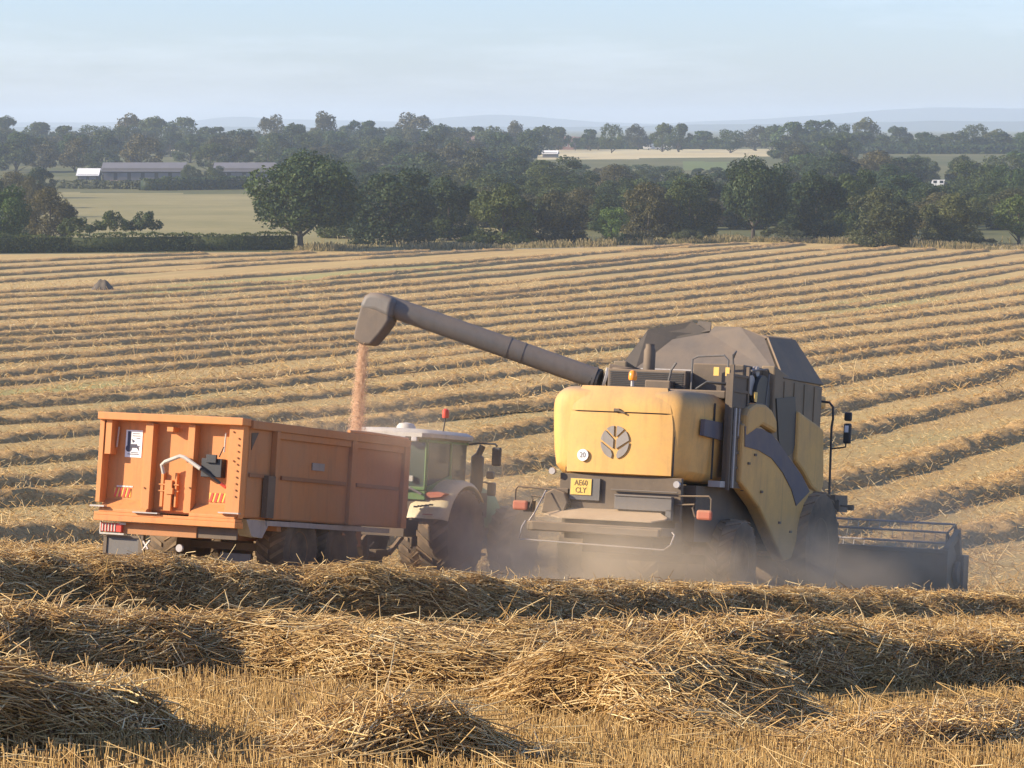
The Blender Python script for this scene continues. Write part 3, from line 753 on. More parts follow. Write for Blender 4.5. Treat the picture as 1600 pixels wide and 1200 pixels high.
# the far woods: skyline trees one by one, then the ranks in front of them
SKY = 'distant trees along the hazy skyline woods'
sky_t = [(5, 178, 62), (58, 186, 56), (102, 190, 44), (150, 192, 60), (200, 178, 60), (243, 179, 60), (290, 178, 62), (335, 192, 50), (385, 198, 48), (425, 180, 56),
         (466, 190, 44), (548, 192, 44), (572, 181, 52), (612, 194, 50), (648, 177, 76), (700, 196, 44), (722, 195, 36), (747, 192, 34), (772, 193, 34), (808, 189, 36),
         (845, 194, 44), (868, 194, 40), (922, 197, 34), (955, 189, 36), (996, 194, 40), (1034, 190, 36), (1060, 188, 34), (1098, 200, 50), (1140, 199, 50), (1180, 197, 60), (1205, 193, 40),
         (1232, 185, 56), (1272, 181, 66), (1312, 190, 44), (1356, 184, 52), (1402, 195, 44), (1445, 203, 50), (1480, 204, 44), (1521, 190, 42), (1560, 202, 50), (1596, 204, 44), (1640, 196, 50)]
for i_, (px, top, w) in enumerate(sky_t):
    tree('distant_tree', px, 1330 + 60*math.sin(i_*2.4), top, 'far%d' % (i_*3 % 5), 'blue green distant tree standing on the hazy skyline of woods', 'tree', SKY, wide=w*1.15)
tree('pine_tree', 512, 1300, 175, 'far2', 'distant broad topped pine poking above the skyline woods, above the big oak', 'tree', wide=60)
WOOD = 'ranks of trees in the distant woods below the skyline'
rr = random.Random(4)
def blocked(px, py):
    return (850 < px < 1225 and 226 < py < 262) or (px < 440 and py > 272) or (820 < px < 905 and 224 < py < 240) or (1320 < px < 1600 and 224 < py < 236) \
        or (1450 < px < 1510 and py > 268) or (150 < px < 290 and 224 < py < 234) or (1055 < px < 1150 and py > 248)
for Y, base, step, hpx in ((1180, 0, 40, 46), (1060, 0, 44, 46), (960, 0, 48, 50), (880, 0, 52, 50), (780, 0, 58, 56)):
    px = -40 + rr.uniform(0, 30)
    while px < 1640:
        x = (px-800)/F*Y; by = 197 + F*float(depth(x, Y))/Y
        top = by - hpx*rr.uniform(.72, 1.2)
        if not (875 < px < 1225 and top < 256 and by > 226) and not (1330 < px < 1600 and top < 233 < by and Y > 800) and not blocked(px, by) and not blocked(px, top+10) and not (px < 450 and Y < 900 and px > 95):
            tree('distant_tree', px, Y + rr.uniform(-30, 30), top, 'far%d' % rr.randrange(5), 'hazy green tree packed among others in the distant woods below the skyline', 'tree', WOOD, wide=step*rr.uniform(1.2, 1.6))
        px += step*rr.uniform(.75, 1.25)
def hedge(name, pts, H, W, label, mat='leaf', dens=26, size=.16, group=None):
    """hedge as a long body of leaf sprays following the ground"""
    gg = np.random.default_rng(int(pts[0][0]*7) & 1023); A = np.array(pts, float)
    t = np.concatenate([[0], np.cumsum(np.linalg.norm(np.diff(A, axis=0), axis=1))]); n = int(t[-1]*(2*H+W)*dens)
    s = gg.uniform(0, t[-1], n); x = np.interp(s, t, A[:, 0]); y = np.interp(s, t, A[:, 1])
    u = gg.uniform(-1, 1, n)*(H + W/2); hN = H*(1 + .12*vnoise(s*.25, s*0, 5) + .10*vnoise(s*1.1, s*0, 6))
    side = np.abs(u) > W/2; off = np.where(side, np.sign(u)*W/2, u); z = np.where(side, (H + W/2 - np.abs(u))/H*hN, hN)
    i = np.clip(np.searchsorted(t, s)-1, 0, len(A)-2); d = A[i+1]-A[i]; d /= np.linalg.norm(d, axis=1, keepdims=True)
    k = 1 + .12*vnoise(s*.8, z*1.5, 9)
    X = x - d[:, 1]*off*k; Yy = y + d[:, 0]*off*k
    P = np.stack([X, Yy, ground(X, Yy) + z*(1-.1*gg.random(n))], 1)
    Nn = np.stack([-d[:, 1]*np.sign(off)*side, d[:, 0]*np.sign(off)*side, .4 + .6*(~side)], 1)
    V, Q, T = leaves(P, Nn, size, gg, gg.beta(3, 3, n) + .15*(~side))
    core = MB()
    for a, b in zip(A[:-1], A[1:]):
        core.beam((a[0], a[1], gz(*a)+H*.42), (b[0], b[1], gz(*b)+H*.42), W*.7, H*.8)
    cv = np.array(core.v); cq = np.array(core.f)
    V2, Q2, T2, I2 = merge([(V, Q, T, 0), (cv, cq, np.full(len(cv), .2), 0)])
    o = link(bpy.data.objects.new(name, np_mesh(name, V2, Q2, [M[mat]], T2))); recentre(o)
    tag(o, label, 'hedge', group); return o
def W_(px, Y): return ((px-800)/F*Y, Y)
hedge('hedge', [W_(-120, 398), W_(100, 403), W_(300, 408), W_(458, 412)], 2.3, 2.4, 'long dark clipped hedge along the field edge, left of the big oak')
hedge('hedge', [W_(225, 775), W_(390, 790)], 3.0, 5, 'far low hedge in front of the long barn across the pasture', dens=6, size=.4)
hedge('hedge', [W_(95, 800), W_(225, 790)], 2.0, 5, 'patchy hedge below the white roofed shed on the left', 'leaf_brown', dens=5, size=.4)
hedge('hedge', [W_(890, 1420), W_(1140, 1420)], 5.0, 8, 'thin distant hedge along the top of the pale far field', dens=2, size=.8)
hedge('hedge', [W_(1330, 1250), W_(1620, 1250)], 3.5, 8, 'thin distant hedge across the pale strip on the right', dens=2, size=.8)
# dry grass and weeds along the margin between stubble and trees
g = np.random.default_rng(12); n = 9000
sl_ = g.uniform(-.19, .19, n); y = edgeY(sl_) + g.gamma(1.6, 4.5, n) - 1; x = sl_*y
k = (800 + F*sl_ > 460) & (vnoise(x*.12, y*.2, 90) > -.35); x, y = x[k], y[k]; n = len(x)
A = np.stack([x, y, ground(x, y)], 1); hh = g.uniform(.25, .9, n)*(1+.5*vnoise(x*.2, y*.1, 91))
B = A + np.stack([g.normal(0, .25, n), g.normal(0, .25, n), hh], 1)
V, Q, T = strands(A, B, g.uniform(.03, .08, n), g.beta(2, 2, n))
o = link(bpy.data.objects.new('dry_grass', np_mesh('dry_grass', V, Q, [M['drygrass']], T))); tag(o, kind='stuff')

# ------------------------------------------------------------------ far farm buildings
M['roof_grey'] = plain('fibre_cement_roof', (.15, .145, .15), .8, 0, .25, .3)
M['roof_white'] = plain('white_sheet_roof', (.80, .78, .72), .5, 0, .08, .5)
M['wall_dark'] = plain('dark_boarding', (.07, .065, .06), .9, 0, .3, .5)
M['brick'] = plain('red_brick', (.24, .13, .10), .85, 0, .2, 1.)
M['tile'] = plain('clay_tile', (.19, .12, .10), .85, 0, .2, 1.)
M['white'] = plain('white_paint', (.80, .79, .76), .45, 0, .06, 3.)
M['glassd'] = plain('dark_pane', (.03, .035, .04), .15, 0, .1, 1.)
def gabled(name, px, Y, w, dpt, hw, hr, wall, roof, label, cat, yaw=0., nwin=0, bays=0):
    x = (px-800)/F*Y; o = empty(name, (x, Y, gz(x, Y)-.2), yaw)
    m = MB(); m.box(-w/2, w/2, -dpt/2, dpt/2, 0, hw); m.prism([(-dpt/2, hw), (dpt/2, hw), (0, hr-.1)], 'x', -w/2, w/2)
    m.build('wall', M[wall], o)
    r = MB()
    for s in (-1, 1):
        r.slab([(-w/2-.4, s*(dpt/2+.5), hw-.25), (w/2+.4, s*(dpt/2+.5), hw-.25), (w/2+.4, 0, hr), (-w/2-.4, 0, hr)], .18 if s > 0 else -.18)
    r.build('roof', M[roof], o)
    for i in range(nwin):
        xx = -w/2 + w*(i+.5)/nwin
        f = MB().box(xx-.6, xx+.6, -dpt/2-.06, -dpt/2-.003, hw*.45, hw*.45+1.3).build('window', M['white'], o)
        MB().box(xx-.5, xx+.5, -dpt/2-.075, -dpt/2-.063, hw*.45+.1, hw*.45+1.2).build('pane', M['glassd'], f)
    for i in range(bays):
        xx = -w/2 + w*(i+.5)/bays; MB().box(xx-w/bays*.36, xx+w/bays*.36, -dpt/2-.10, -dpt/2-.01, .2, hw*.8).build('bay_door', M['roof_grey'], o)
    return tag(o, label, cat)
gabled('barn', 228, 872, 23, 11, 3.4, 5.6, 'wall_dark', 'roof_grey', 'long low barn with a grey sheet roof across the left pasture', 'barn', 0, 0, 6)
gabled('barn', 385, 872, 17, 11, 3.4, 5.6, 'wall_dark', 'roof_grey', 'second grey roofed barn partly behind the big oak crown', 'barn', 0, 0, 4)
gabled('shed', 141, 860, 5.6, 7, 2.6, 4.3, 'wall_dark', 'roof_white', 'small shed with a bright white roof left of the long barn', 'shed', 0, 0, 2)
gabled('hut', 183, 800, 2.6, 2.4, 1.7, 2.3, 'brick', 'tile', 'tiny reddish hut in front of the long barn at the pasture edge', 'hut', 12)
gabled('house', 886, 1400, 6.5, 6, 3.6, 6.2, 'brick', 'tile', 'far red brick house half hidden among trees above the pale field', 'house', 10, 3)
gabled('house', 906, 1430, 5.5, 6, 3.4, 5.8, 'brick', 'tile', 'smaller far brick house to the right of the first, above the pale field', 'house', -15, 2)
gabled('house', 735, 1260, 8, 7, 4.6, 7.4, 'brick', 'tile', 'far pinkish brick house showing through the skyline trees left of centre', 'house', 20, 2)
gabled('greenhouse', 860, 1180, 5.5, 5, 1.8, 2.8, 'roof_grey', 'roof_white', 'pale greenhouse roof among trees at the left end of the far pale field', 'greenhouse', 8)
def caravan(px, Y, s, label, yaw=0):
    x = (px-800)/F*Y; o = empty('caravan', (x, Y, gz(x, Y)), yaw)
    MB().prism([(-2.4*s, .5), (2.4*s, .5), (2.6*s, 1.5), (2.2*s, 2.5*s+.3), (-2.2*s, 2.5*s+.3), (-2.6*s, 1.5)], 'y', -1.1*s, 1.1*s).build('body', M['white'], o)
    for xx in (-1.3, 0.9): MB().box(xx*s-.45, xx*s+.45, -1.1*s-.03, -1.1*s-.004, 1.35, 2.0).build('window', M['glassd'], o)
    MB().lathe([(.1, -.1), (.35, -.1), (.35, .1), (.1, .1)], (0, -1.0*s, .33), 'y', 14).build('wheel', M['glassd'], o)
    return tag(o, label, 'caravan')
for px, Y, top, w in ((872, 1375, 205, 34), (899, 1370, 212, 22), (918, 1385, 208, 30), (934, 1380, 214, 26)):
    tree('distant_tree', px, Y, top, 'far1', 'hazy tree among the far brick houses above the pale field', 'tree', 'trees round the far brick houses', wide=w)
rk = random.Random(17)
for px in range(875, 1240, 30):
    tree('distant_tree', px + rk.uniform(-9, 9), 880 + rk.uniform(-40, 40), 255 + rk.uniform(-2, 7), 'far%d' % rk.randrange(5), 'hazy low tree in the hedge line just below the far pale field', 'tree', 'low trees in the hedge line below the far pale field', wide=rk.uniform(40, 56))
for px in range(-20, 1660, 36):
    if 840 < px < 1235: continue
    tree('distant_tree', px + rk.uniform(-10, 10), 1260 + rk.uniform(-20, 20), 204 + rk.uniform(-4, 8), 'far%d' % rk.randrange(5), 'hazy green tree packed among others in the distant woods below the skyline', 'tree', WOOD, wide=rk.uniform(50, 64))
caravan(1013, 1390, 1.0, 'leftmost of three tiny white caravans at the top of the far pale field', 5)
caravan(1026, 1395, .8, 'middle of three tiny white caravans at the top of the far pale field', -8)
caravan(1043, 1390, .9, 'rightmost of three tiny white caravans at the top of the far pale field', 10)
caravan(1466, 800, .75, 'single bright white caravan in a green gap between trees on the right', 12)
# ------------------------------------------------------------------ machine paints
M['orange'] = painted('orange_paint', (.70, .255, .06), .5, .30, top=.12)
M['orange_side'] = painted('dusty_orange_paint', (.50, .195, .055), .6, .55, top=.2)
M['yellow'] = painted('yellow_paint', (.80, .44, .10), .42, .5, top=.7, scale=2.4)
M['yellow_dusty'] = painted('dusty_yellow_paint', (.74, .42, .10), .6, .55, top=.5)
M['dark'] = painted('dark_grey_paint', (.068, .058, .046), .6, .40, top=.45)
M['grey'] = painted('auger_grey', (.105, .11, .11), .5, .22, top=.3)
M['header'] = painted('dusty_header', (.13, .09, .055), .7, .8, top=.4)
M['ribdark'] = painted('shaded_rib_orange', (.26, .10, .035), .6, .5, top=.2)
M['boot'] = painted('rubber_boot', (.075, .07, .065), .7, .35, top=.2)
M['tank'] = painted('tank_flap_grey', (.085, .086, .083), .6, .36, top=.12)
M['tank_side'] = painted('tank_side_olive', (.13, .11, .07), .6, .75, top=.3)
M['flapshade'] = painted('flap_shade', (.045, .05, .05), .7, .22, top=.1)  # dark grey flap, with the shade of its inner face painted in
M['blue'] = painted('blue_stripe', (.05, .062, .10), .6, .45, top=.2)
M['tyre'] = painted('tyre_rubber', (.045, .038, .03), .85, .65, top=.5, scale=3)
M['lug'] = painted('dusty_tyre_lug', (.12, .095, .065), .9, .95, top=.6, scale=3)
M['rim'] = painted('rim_paint', (.45, .40, .25), .6, .7, top=.3)
M['green'] = painted('green_paint', (.09, .24, .06), .45, .25, top=.3)
M['cream'] = painted('cream_fender', (.78, .68, .42), .42, .20, top=.15)
M['offwhite'] = painted('roof_white', (.56, .55, .49), .5, .3, top=.15)
M['black'] = plain('black_plastic', (.025, .025, .025), .5, 0, .2, 5)
M['steel'] = painted('bare_steel', (.42, .42, .42), .45, .4, .5, top=.2)
M['red'] = plain('red_lamp', (.60, .07, .035), .3, 0, .1, 20)
M['dustred'] = painted('dusty_red_lamp', (.50, .09, .05), .5, .6, top=.3)
M['amber'] = plain('amber_beacon', (.95, .30, .03), .25, 0, .1, 20)
M['plate'] = painted('plate_yellow', (.85, .55, .12), .4, .25)
M['ink'] = plain('plate_ink', (.20, .13, .05), .6, 0, .1, 20)
M['decal'] = painted('decal_grey', (.27, .26, .24), .5, .30, top=.2)
M['paper'] = plain('white_notice', (.85, .84, .80), .5, 0, .04, 8)
M['inkblue'] = plain('notice_ink', (.05, .05, .08), .6, 0, .1, 20)
M['reflred'] = plain('reflector_red', (.75, .08, .04), .4, 0, .1, 20)
M['reflyel'] = plain('reflector_yellow', (.85, .55, .08), .4, 0, .1, 20)
M['shelf'] = painted('chaff_covered_shelf', (.62, .50, .33), .8, .6, top=.5)
m, t, b = nodes('tinted_glass'); b.inputs['Base Color'].default_value = (.09, .12, .10, 1); b.inputs['Roughness'].default_value = .12
b.inputs['Alpha'].default_value = .82; b.inputs['Specular IOR Level'].default_value = .7; M['glass'] = m
M['grain'] = plain('wheat_grain', (.82, .54, .34), .7, 0, .3, 40)
def bolts(m, pts, r=.016, y=0.):
    for x, z in pts: m.lathe([(r, -.02), (r, 0)], (x, y, z), 'y', 6)
def wheel(parent, c, rad, w, rimr, nlug, side, rimmat='rim', name='wheel'):
    """tyre with chevron lugs (part), rim and hub (sub-part); axis along x"""
    prof = [(rimr, -w*.40), (rad*.80, -w*.5), (rad*.93, -w*.47), (rad*.965, -w*.36), (rad*.97, 0), (rad*.965, w*.36), (rad*.93, w*.47), (rad*.80, w*.5), (rimr, w*.40)]
    t = MB().lathe(prof, (0, 0, 0), 'x', 44).build(name, M['tyre'], parent, smooth=True); t.location = c
    lg = MB()
    for i in range(nlug):
        for s in (-1, 1):
            a0 = 2*math.pi*(i + (.25 if s > 0 else -.25))/nlug; a1 = a0 + .62*2*math.pi/nlug*1.25
            def P(a, x, r): return (x, r*math.sin(a), r*math.cos(a))
            th = .42*2*math.pi/nlug*.42
            q = []
            for (a, x) in ((a0, s*w*.03), (a1, s*w*.485)):
                for da in (-th, th):
                    for rr_ in (rad*.955, rad*1.0 if abs(x) < w*.3 else rad*.975): q.append(P(a+da, x, rr_))
            lg.add([q[0], q[1], q[3], q[2], q[4], q[5], q[7], q[6]], [(0, 1, 2, 3), (7, 6, 5, 4), (0, 4, 5, 1), (1, 5, 6, 2), (2, 6, 7, 3), (3, 7, 4, 0)])
    lg.build('lug', M['lug'], t)
    rm = MB().lathe([(.02, side*w*.20), (rimr*.35, side*w*.20), (rimr*.40, side*w*.10), (rimr*.85, side*w*.12), (rimr*.95, side*w*.36), (rimr*1.03, side*w*.41), (rimr*1.03, side*w*.38)], (0, 0, 0), 'x', 32)
    rm.build('rim', M[rimmat], t, smooth=True)
    return t

# ------------------------------------------------------------------ the grain trailer
TY = (-5.41, 47.6)
tr = empty('grain_trailer', (TY[0], TY[1], gz(*TY)), 24, 8.5)
tag(tr, 'orange high sided grain trailer with a ribbed tailgate, being filled by the combine auger', 'trailer')
HW = 1.30; ZB = 1.08; ZT = 2.60; LT = 5.7
# tailgate: recessed sheet, posts, rails
tg = MB().box(-HW+.10, HW-.02, .03, .07, 1.10, 2.50).build('tailgate', M['orange'], tr)
q = MB()
q.box(-HW+.02, -HW+.10, -.17, .03, 1.20, 2.50); q.box(-HW+.12, -HW+.23, -.155, .03, 1.96, 2.50)
q.box(-.47, -.33, -.13, .03, 1.12, 2.475); q.box(.30, .42, -.13, .03, 1.10, 2.475); q.box(1.03, HW-.02, -.13, .03, 1.06, 2.50)
q.box(-.33, .30, -.02, .03, 1.12, 1.13)
q.build('tailgate_post', M['orange'], tg, bevel=.008)
q = MB(); bolts(q, [(1.10, 2.40), (1.13, 1.95), (1.20, 2.30), (1.20, 2.2), (1.2, 2.1), (1.2, 2.0), (1.2, 1.9), (1.2, 1.8), (1.2, 1.7), (1.2, 1.6), (1.2, 1.5), (1.2, 1.4), (-.43, 1.46), (-1.12, 2.32), (.38, 1.5)], .014, -.132)
q.build('bolt', M['orange_side'], tg)
MB().box(-HW, HW+.01, -.23, .05, 2.50, 2.62).build('top_rail', M['orange'], tg, bevel=.012)
q = MB(); q.prism([(.03, 1.26), (-.18, 1.10), (-.18, 1.05), (.03, 1.05)], 'x', -HW+.10, -.34); q.prism([(.03, 1.26), (-.18, 1.10), (-.18, 1.05), (.03, 1.05)], 'x', .43, HW-.06)
q.box(-HW+.04, HW-.02, -.22, .04, .91, 1.0); q.box(-HW+.02, HW-.04, -.185, .04, 1.0, 1.05)
q.build('bottom_rail', M['orange'], tg, bevel=.008)
q = MB(); q.box(-HW-.02, -HW+.24, -.26, -.17, 1.125, 1.15); q.box(-.55, -.10, -.24, -.16, 1.06, 1.08); q.box(.98, HW+.04, -.25, -.17, 1.13, 1.15); q.build('edge_strip', M['steel'], tg)
# grain hatch and its lever in the middle bay
q = MB(); q.box(-.19, -.14, -.04, .03, 1.18, 1.72); q.box(.06, .10, -.04, .03, 1.18, 1.72); q.box(-.10, .03, -.07, .03, 1.12, 1.60)
q.box(-.24, .14, -.05, -.02, 1.52, 1.54); q.box(-.24, .14, -.05, -.02, 1.42, 1.44); q.box(-.06, .06, -.09, -.03, 1.38, 1.48); q.build('grain_hatch', M['orange'], tg, bevel=.004)
MB().box(-.08, .03, -.14, .03, 2.36, 2.43).build('gate_stop', M['orange'], tg)
q = MB(); q.tube([(-.10, -.12, 1.70), (-.12, -.16, 1.83), (-.05, -.18, 1.88), (.22, -.20, 1.98), (.30, -.20, 1.965), (.60, -.20, 1.80)], .032, 8); q.build('lever', M['offwhite'], tg, smooth=True)
q = MB(); q.tube([(.60, -.20, 1.80), (.98, -.12, 1.56)], .022, 6); q.build('ram', M['black'], tg); MB().tube([(.93, -.125, 1.59), (1.02, -.11, 1.53)], .026, 8).build('ram_end', M['reflred'], tg)
q = MB(); q.box(.56, .92, -.12, .03, 1.68, 1.97); q.box(.66, .84, -.16, -.12, 1.90, 2.03); q.tube([(.86, -.1, 2.0), (.94, -.12, 2.16)], .012, 5); q.build('valve_box', M['black'], tg, bevel=.01)
q = MB(); q.tube([(-1.04, -.02, 2.08), (-1.02, -.02, 2.40)], .014, 6); q.tube([(.90, -.02, 2.08), (.91, -.02, 2.38)], .014, 6); q.build('gas_strut', M['offwhite'], tg)
nb = MB().box(-.91, -.61, .022, .029, 1.93, 2.36).build('notice', M['paper'], tg)
q = MB(); q.box(-.875, -.82, .016, .020, 2.12, 2.34); q.lathe([(.055, 0), (.055, .004)], (-.845, .016, 2.07), 'y', 12); q.box(-.82, -.70, .016, .020, 2.08, 2.14)
q.prism([(-.80, 2.22), (-.74, 2.19), (-.78, 2.16)], 'y', .016, .02); q.prism([(-.70, 2.08), (-.655, 2.03), (-.68, 2.12)], 'y', .016, .02)
for z, a, b_ in ((2.30, -.79, -.66), (2.265, -.79, -.65), (2.23, -.72, -.65), (2.10, -.69, -.64), (2.0, -.80, -.67), (1.975, -.86, -.66)): q.box(a, b_, .016, .020, z, z+.010)
q.build('printing', M['inkblue'], nb)
for x0, x1, s in ((-1.06, -.76, 1), (.66, 1.0, 1)):
    ch = MB().box(x0, x1, .022, .029, 1.30, 1.44).build('reflector', M['reflyel'], tg); q = MB(); w_ = (x1-x0)/4
    for i in range(4):
        a = x0 + i*w_; q.prism([(a, 1.30), (a+w_*.5, 1.30), (a+w_*.95, 1.44), (a+w_*.45, 1.44)], 'y', .014, .020)
    q.build('stripe', M['reflred'], ch)
q = MB()
for i in range(11): q.box(-1.02 + i*.027, -1.02 + i*.027 + .018, .022, .028, 1.455, 1.478)
q.build('lettering', M['paper'], tg)
# body side, floor and inside
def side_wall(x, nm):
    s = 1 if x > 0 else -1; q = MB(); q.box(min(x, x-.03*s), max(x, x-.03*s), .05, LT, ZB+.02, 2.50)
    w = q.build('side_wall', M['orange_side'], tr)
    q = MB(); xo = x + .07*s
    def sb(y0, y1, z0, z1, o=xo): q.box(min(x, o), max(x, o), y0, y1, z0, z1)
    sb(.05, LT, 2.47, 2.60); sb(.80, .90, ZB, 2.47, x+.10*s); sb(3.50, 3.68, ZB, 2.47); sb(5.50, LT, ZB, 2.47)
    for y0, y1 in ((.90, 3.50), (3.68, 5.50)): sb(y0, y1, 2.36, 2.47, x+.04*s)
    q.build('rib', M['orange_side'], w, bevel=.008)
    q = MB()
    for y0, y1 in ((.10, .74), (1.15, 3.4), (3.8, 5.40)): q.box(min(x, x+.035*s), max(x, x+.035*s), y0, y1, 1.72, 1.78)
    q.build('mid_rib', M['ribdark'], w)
    if s > 0:
        MB().box(x+.002, x+.02, 2.20, 2.62, 1.92, 2.04).build('side_label', M['decal'], w)
        MB().slab([(x+.01, .12, 2.40), (x+.01, .34, 2.42), (x+.01, .14, 2.14)], .02).build('corner_bracket', M['dark'], w)
        MB().box(x+.02, x+.115, .56, .80, 1.10, 1.76).build('ladder_box', M['dark'], w)
    return w
side_wall(HW-.02, 'r'); side_wall(-HW+.02, 'l')
MB().box(-HW+.02, HW-.02, LT-.04, LT, ZB, 2.58).build('front_wall', M['orange_side'], tr)
MB().box(-HW+.05, HW-.05, .05, LT-.04, ZB, ZB+.05).build('floor', M['orange_side'], tr)
MB().tube([(HW-.02, 3.45, 2.615), (HW-.02, 4.3, 2.63), (HW-.02, LT, 2.615)], .03, 8).build('rim_roll', M['orange'], tr)
q = MB(); q.box(-.45, -.33, -.02, LT+.1, .72, 1.06); q.box(.33, .45, -.02, LT+.1, .72, 1.06); q.box(-.85, .52, -.06, .04, .72, .905); q.box(-1.2, 1.2, 1.3, 1.45, .9, 1.06); q.box(-1.2, 1.2, 3.6, 3.75, .9, 1.06)
q.build('chassis', M['orange_side'], tr, bevel=.006)
q = MB(); q.box(.52, 1.22, -.04, .0, .73, .90); q.build('under_guard', M['dark'], tr)
q = MB(); q.box(.95, 1.28, .80, 5.2, .98, 1.06); q.prism([(.15, 1.06), (.95, 1.06), (.70, .78), (.35, .80)], 'x', 1.05, 1.27); q.build('side_sill', M['steel'], tr)
q = MB(); q.box(-1.17, -.80, -.12, -.04, .74, .88); lb = q.build('rear_lamp', M['red'], tr, bevel=.01)
q = MB()
for i in range(5): q.box(-1.15 + i*.055, -1.13 + i*.055, -.13, -.122, .75, .87)
q.box(-.84, -.72, -.125, -.118, .86, .895); q.box(-1.21, -1.19, -.1, -.06, .72, .90); q.box(-1.18, -.74, -.14, -.10, .70, .725)
q.build('lamp_frame', M['offwhite'], lb)
q = MB(); q.box(-1.12, -.52, -.02, .02, .38, .68); q.build('mudflap', M['grey'], tr)
q = MB(); q.box(-1.16, -1.10, -.04, .04, .36, .70); q.box(-.52, -.44, -.04, .04, .36, .72); q.box(-1.12, -.52, -.04, .03, .36, .40); q.box(-1.16, -.50, -.05, .05, .66, .70); q.build('mudflap_frame', M['dark'], tr)
q = MB(); q.tube([(-.42, -.06, .62), (-.30, -.10, .50)], .02, 6); q.tube([(-.30, -.06, .64), (-.40, -.10, .48)], .02, 6); q.build('coupling', M['steel'], tr); q = MB(); q.lathe([(.06, 0), (.06, .05)], (.25, -.10, .55), 'y', 12); q.build('coupling', M['steel'], tr)
MB().box(.62, 1.15, .55, .60, .30, .52).build('mudflap', M['grey'], tr)
for yy_ in (2.1, 3.55):
    for s in (-1, 1): wheel(tr, (s*.98, yy_, .62), .62, .52, .29, 20, s, 'orange_side')
    MB().box(-.9, .9, yy_-.06, yy_+.06, .56, .68).build('axle', M['dark'], tr)
q = MB(); q.beam((-.35, LT+.05, .85), (0, LT+1.25, .55), .12, .14); q.beam((.35, LT+.05, .85), (0, LT+1.25, .55), .12, .14); q.build('drawbar', M['dark'], tr)
q = MB(); q.box(.45, .52, LT+.2, LT+.3, .1, .9); q.box(.42, .56, LT+.15, LT+.35, .05, .1); q.tube([(.3, LT+.1, .9), (.35, LT+.6, .7), (.2, LT+1.1, .8)], .02, 6); q.build('drawbar_leg', M['dark'], tr)
# load of grain
gg = np.random.default_rng(3); nx, ny = 26, 60
xs_ = np.linspace(-HW+.05, HW-.05, nx); ys_ = np.linspace(.08, LT-.05, ny); V = []
for y_ in ys_:
    for x_ in xs_:
        z_ = 2.02 + .50*math.exp(-((x_-.35)**2/.9 + (y_-4.7)**2/1.6)) + .12*math.exp(-((x_)**2/.8 + (y_-3.2)**2/1.2)) - .30*max(0, 1.6-y_)*.5
        V.append((x_, y_, z_ + .02*gg.random()))
i_ = (np.arange(ny-1)[:, None]*nx + np.arange(nx-1)[None, :]).ravel()
o = link(bpy.data.objects.new('grain_load', np_mesh('grain_load', np.array(V), np.stack([i_, i_+1, i_+nx+1, i_+nx], 1), [M['grain']], smooth=True)))
o.location = tr.location; o.rotation_euler = tr.rotation_euler
tag(o, 'heap of pale orange grain filling the inside of the orange trailer', 'grain heap')

# ------------------------------------------------------------------ the tractor
TR = (-1.97, 55.0)
tc_ = empty('tractor', (TR[0], TR[1], gz(*TR)+.03), 24, 7.5)
tag(tc_, 'green tractor with cream fenders, pale cab roof and red beacon, ahead of the trailer', 'tractor')
for s in (-1, 1): wheel(tc_, (s*.95, -.10, .83), .83, .62, .42, 18, s, 'green')
for s in (-1, 1): wheel(tc_, (s*.92, 2.75, .70), .70, .50, .36, 20, s, 'green')
# rear fenders: curved shell over each rear wheel with a broad tail that drops behind the tyre
def fender_shell(s):
    m = MB(); prof = []
    for i in range(18):
        a = R(-74 + 122*i/17); prof.append((math.sin(a), math.cos(a)))
    rs = []
    for (x, r) in ((.47, .90), (.50, .95), (.60, .98), (1.10, .98), (1.22, .95), (1.28, .88), (1.26, .865), (1.19, .925), (1.10, .95), (.62, .95), (.50, .91)):
        ring = []
        for i, (sy, cz) in enumerate(prof):
            tail = max(0, (5-i)/5.)
            ring.append((s*x, -.10 + sy*r, .83 + cz*r))
        rs.append(ring)
    rs.append(rs[0])
    return m.rings(rs, cap=False, closed=False)
for s in (-1, 1):
    f = fender_shell(s).build('rear_fender', M['cream'], tc_, smooth=True)
    q = MB(); 
    for i in range(5): q.box(*sorted((s*(.66+.075*i), s*(.71+.075*i))), -1.10, -1.02, 1.28+.012*i, 1.31+.012*i)
    q.build('vent', M['black'], f)
    q = MB().prism([(.72, 1.50), (.85, 1.56), (1.05, 1.58), (1.18, 1.55), (1.10, 1.49), (.88, 1.46)], 'y', -.93, -.70)
    if s < 0: q.v = [(-a, b_, c_) for a, b_, c_ in q.v]
    q.build('tail_lamp', M['dustred'], f)
    MB().box(*sorted((s*.84, s*1.02)), -1.09, -1.05, 1.16, 1.18).build('lettering', M['dustred'], f)
    q = MB(); q.lathe([(.03, 0), (.03, .02)], (s*.62, -.90, 1.47), 'y', 8); q.build('bolt', M['black'], f)
# body, bonnet
q = MB(); q.prism([(-.95, .75), (1.0, .75), (1.0, 1.45), (-.6, 1.45), (-.95, 1.25)], 'x', -.42, .42); q.build('rear_axle_housing', M['dark'], tc_)
q = MB()
rs = []
for y, w, zt in ((.95, .48, 1.85), (1.6, .46, 1.85), (2.6, .42, 1.74), (3.3, .36, 1.58), (3.55, .28, 1.40)):
    rs.append([(-w, y, .95), (-w, y, zt-.22), (-w*.75, y, zt-.04), (0, y, zt), (w*.75, y, zt-.04), (w, y, zt-.22), (w, y, .95)])
q.rings(rs); q.build('bonnet', M['green'], tc_, smooth=True)
MB().box(-.3, .3, .9, 3.3, .55, .97).build('engine_block', M['dark'], tc_)
q = MB(); q.box(.42, .95, .75, 1.35, .55, 1.15); q.box(.5, .9, .75, 1.2, .35, .5); q.build('fuel_tank', M['dark'], tc_, bevel=.03)
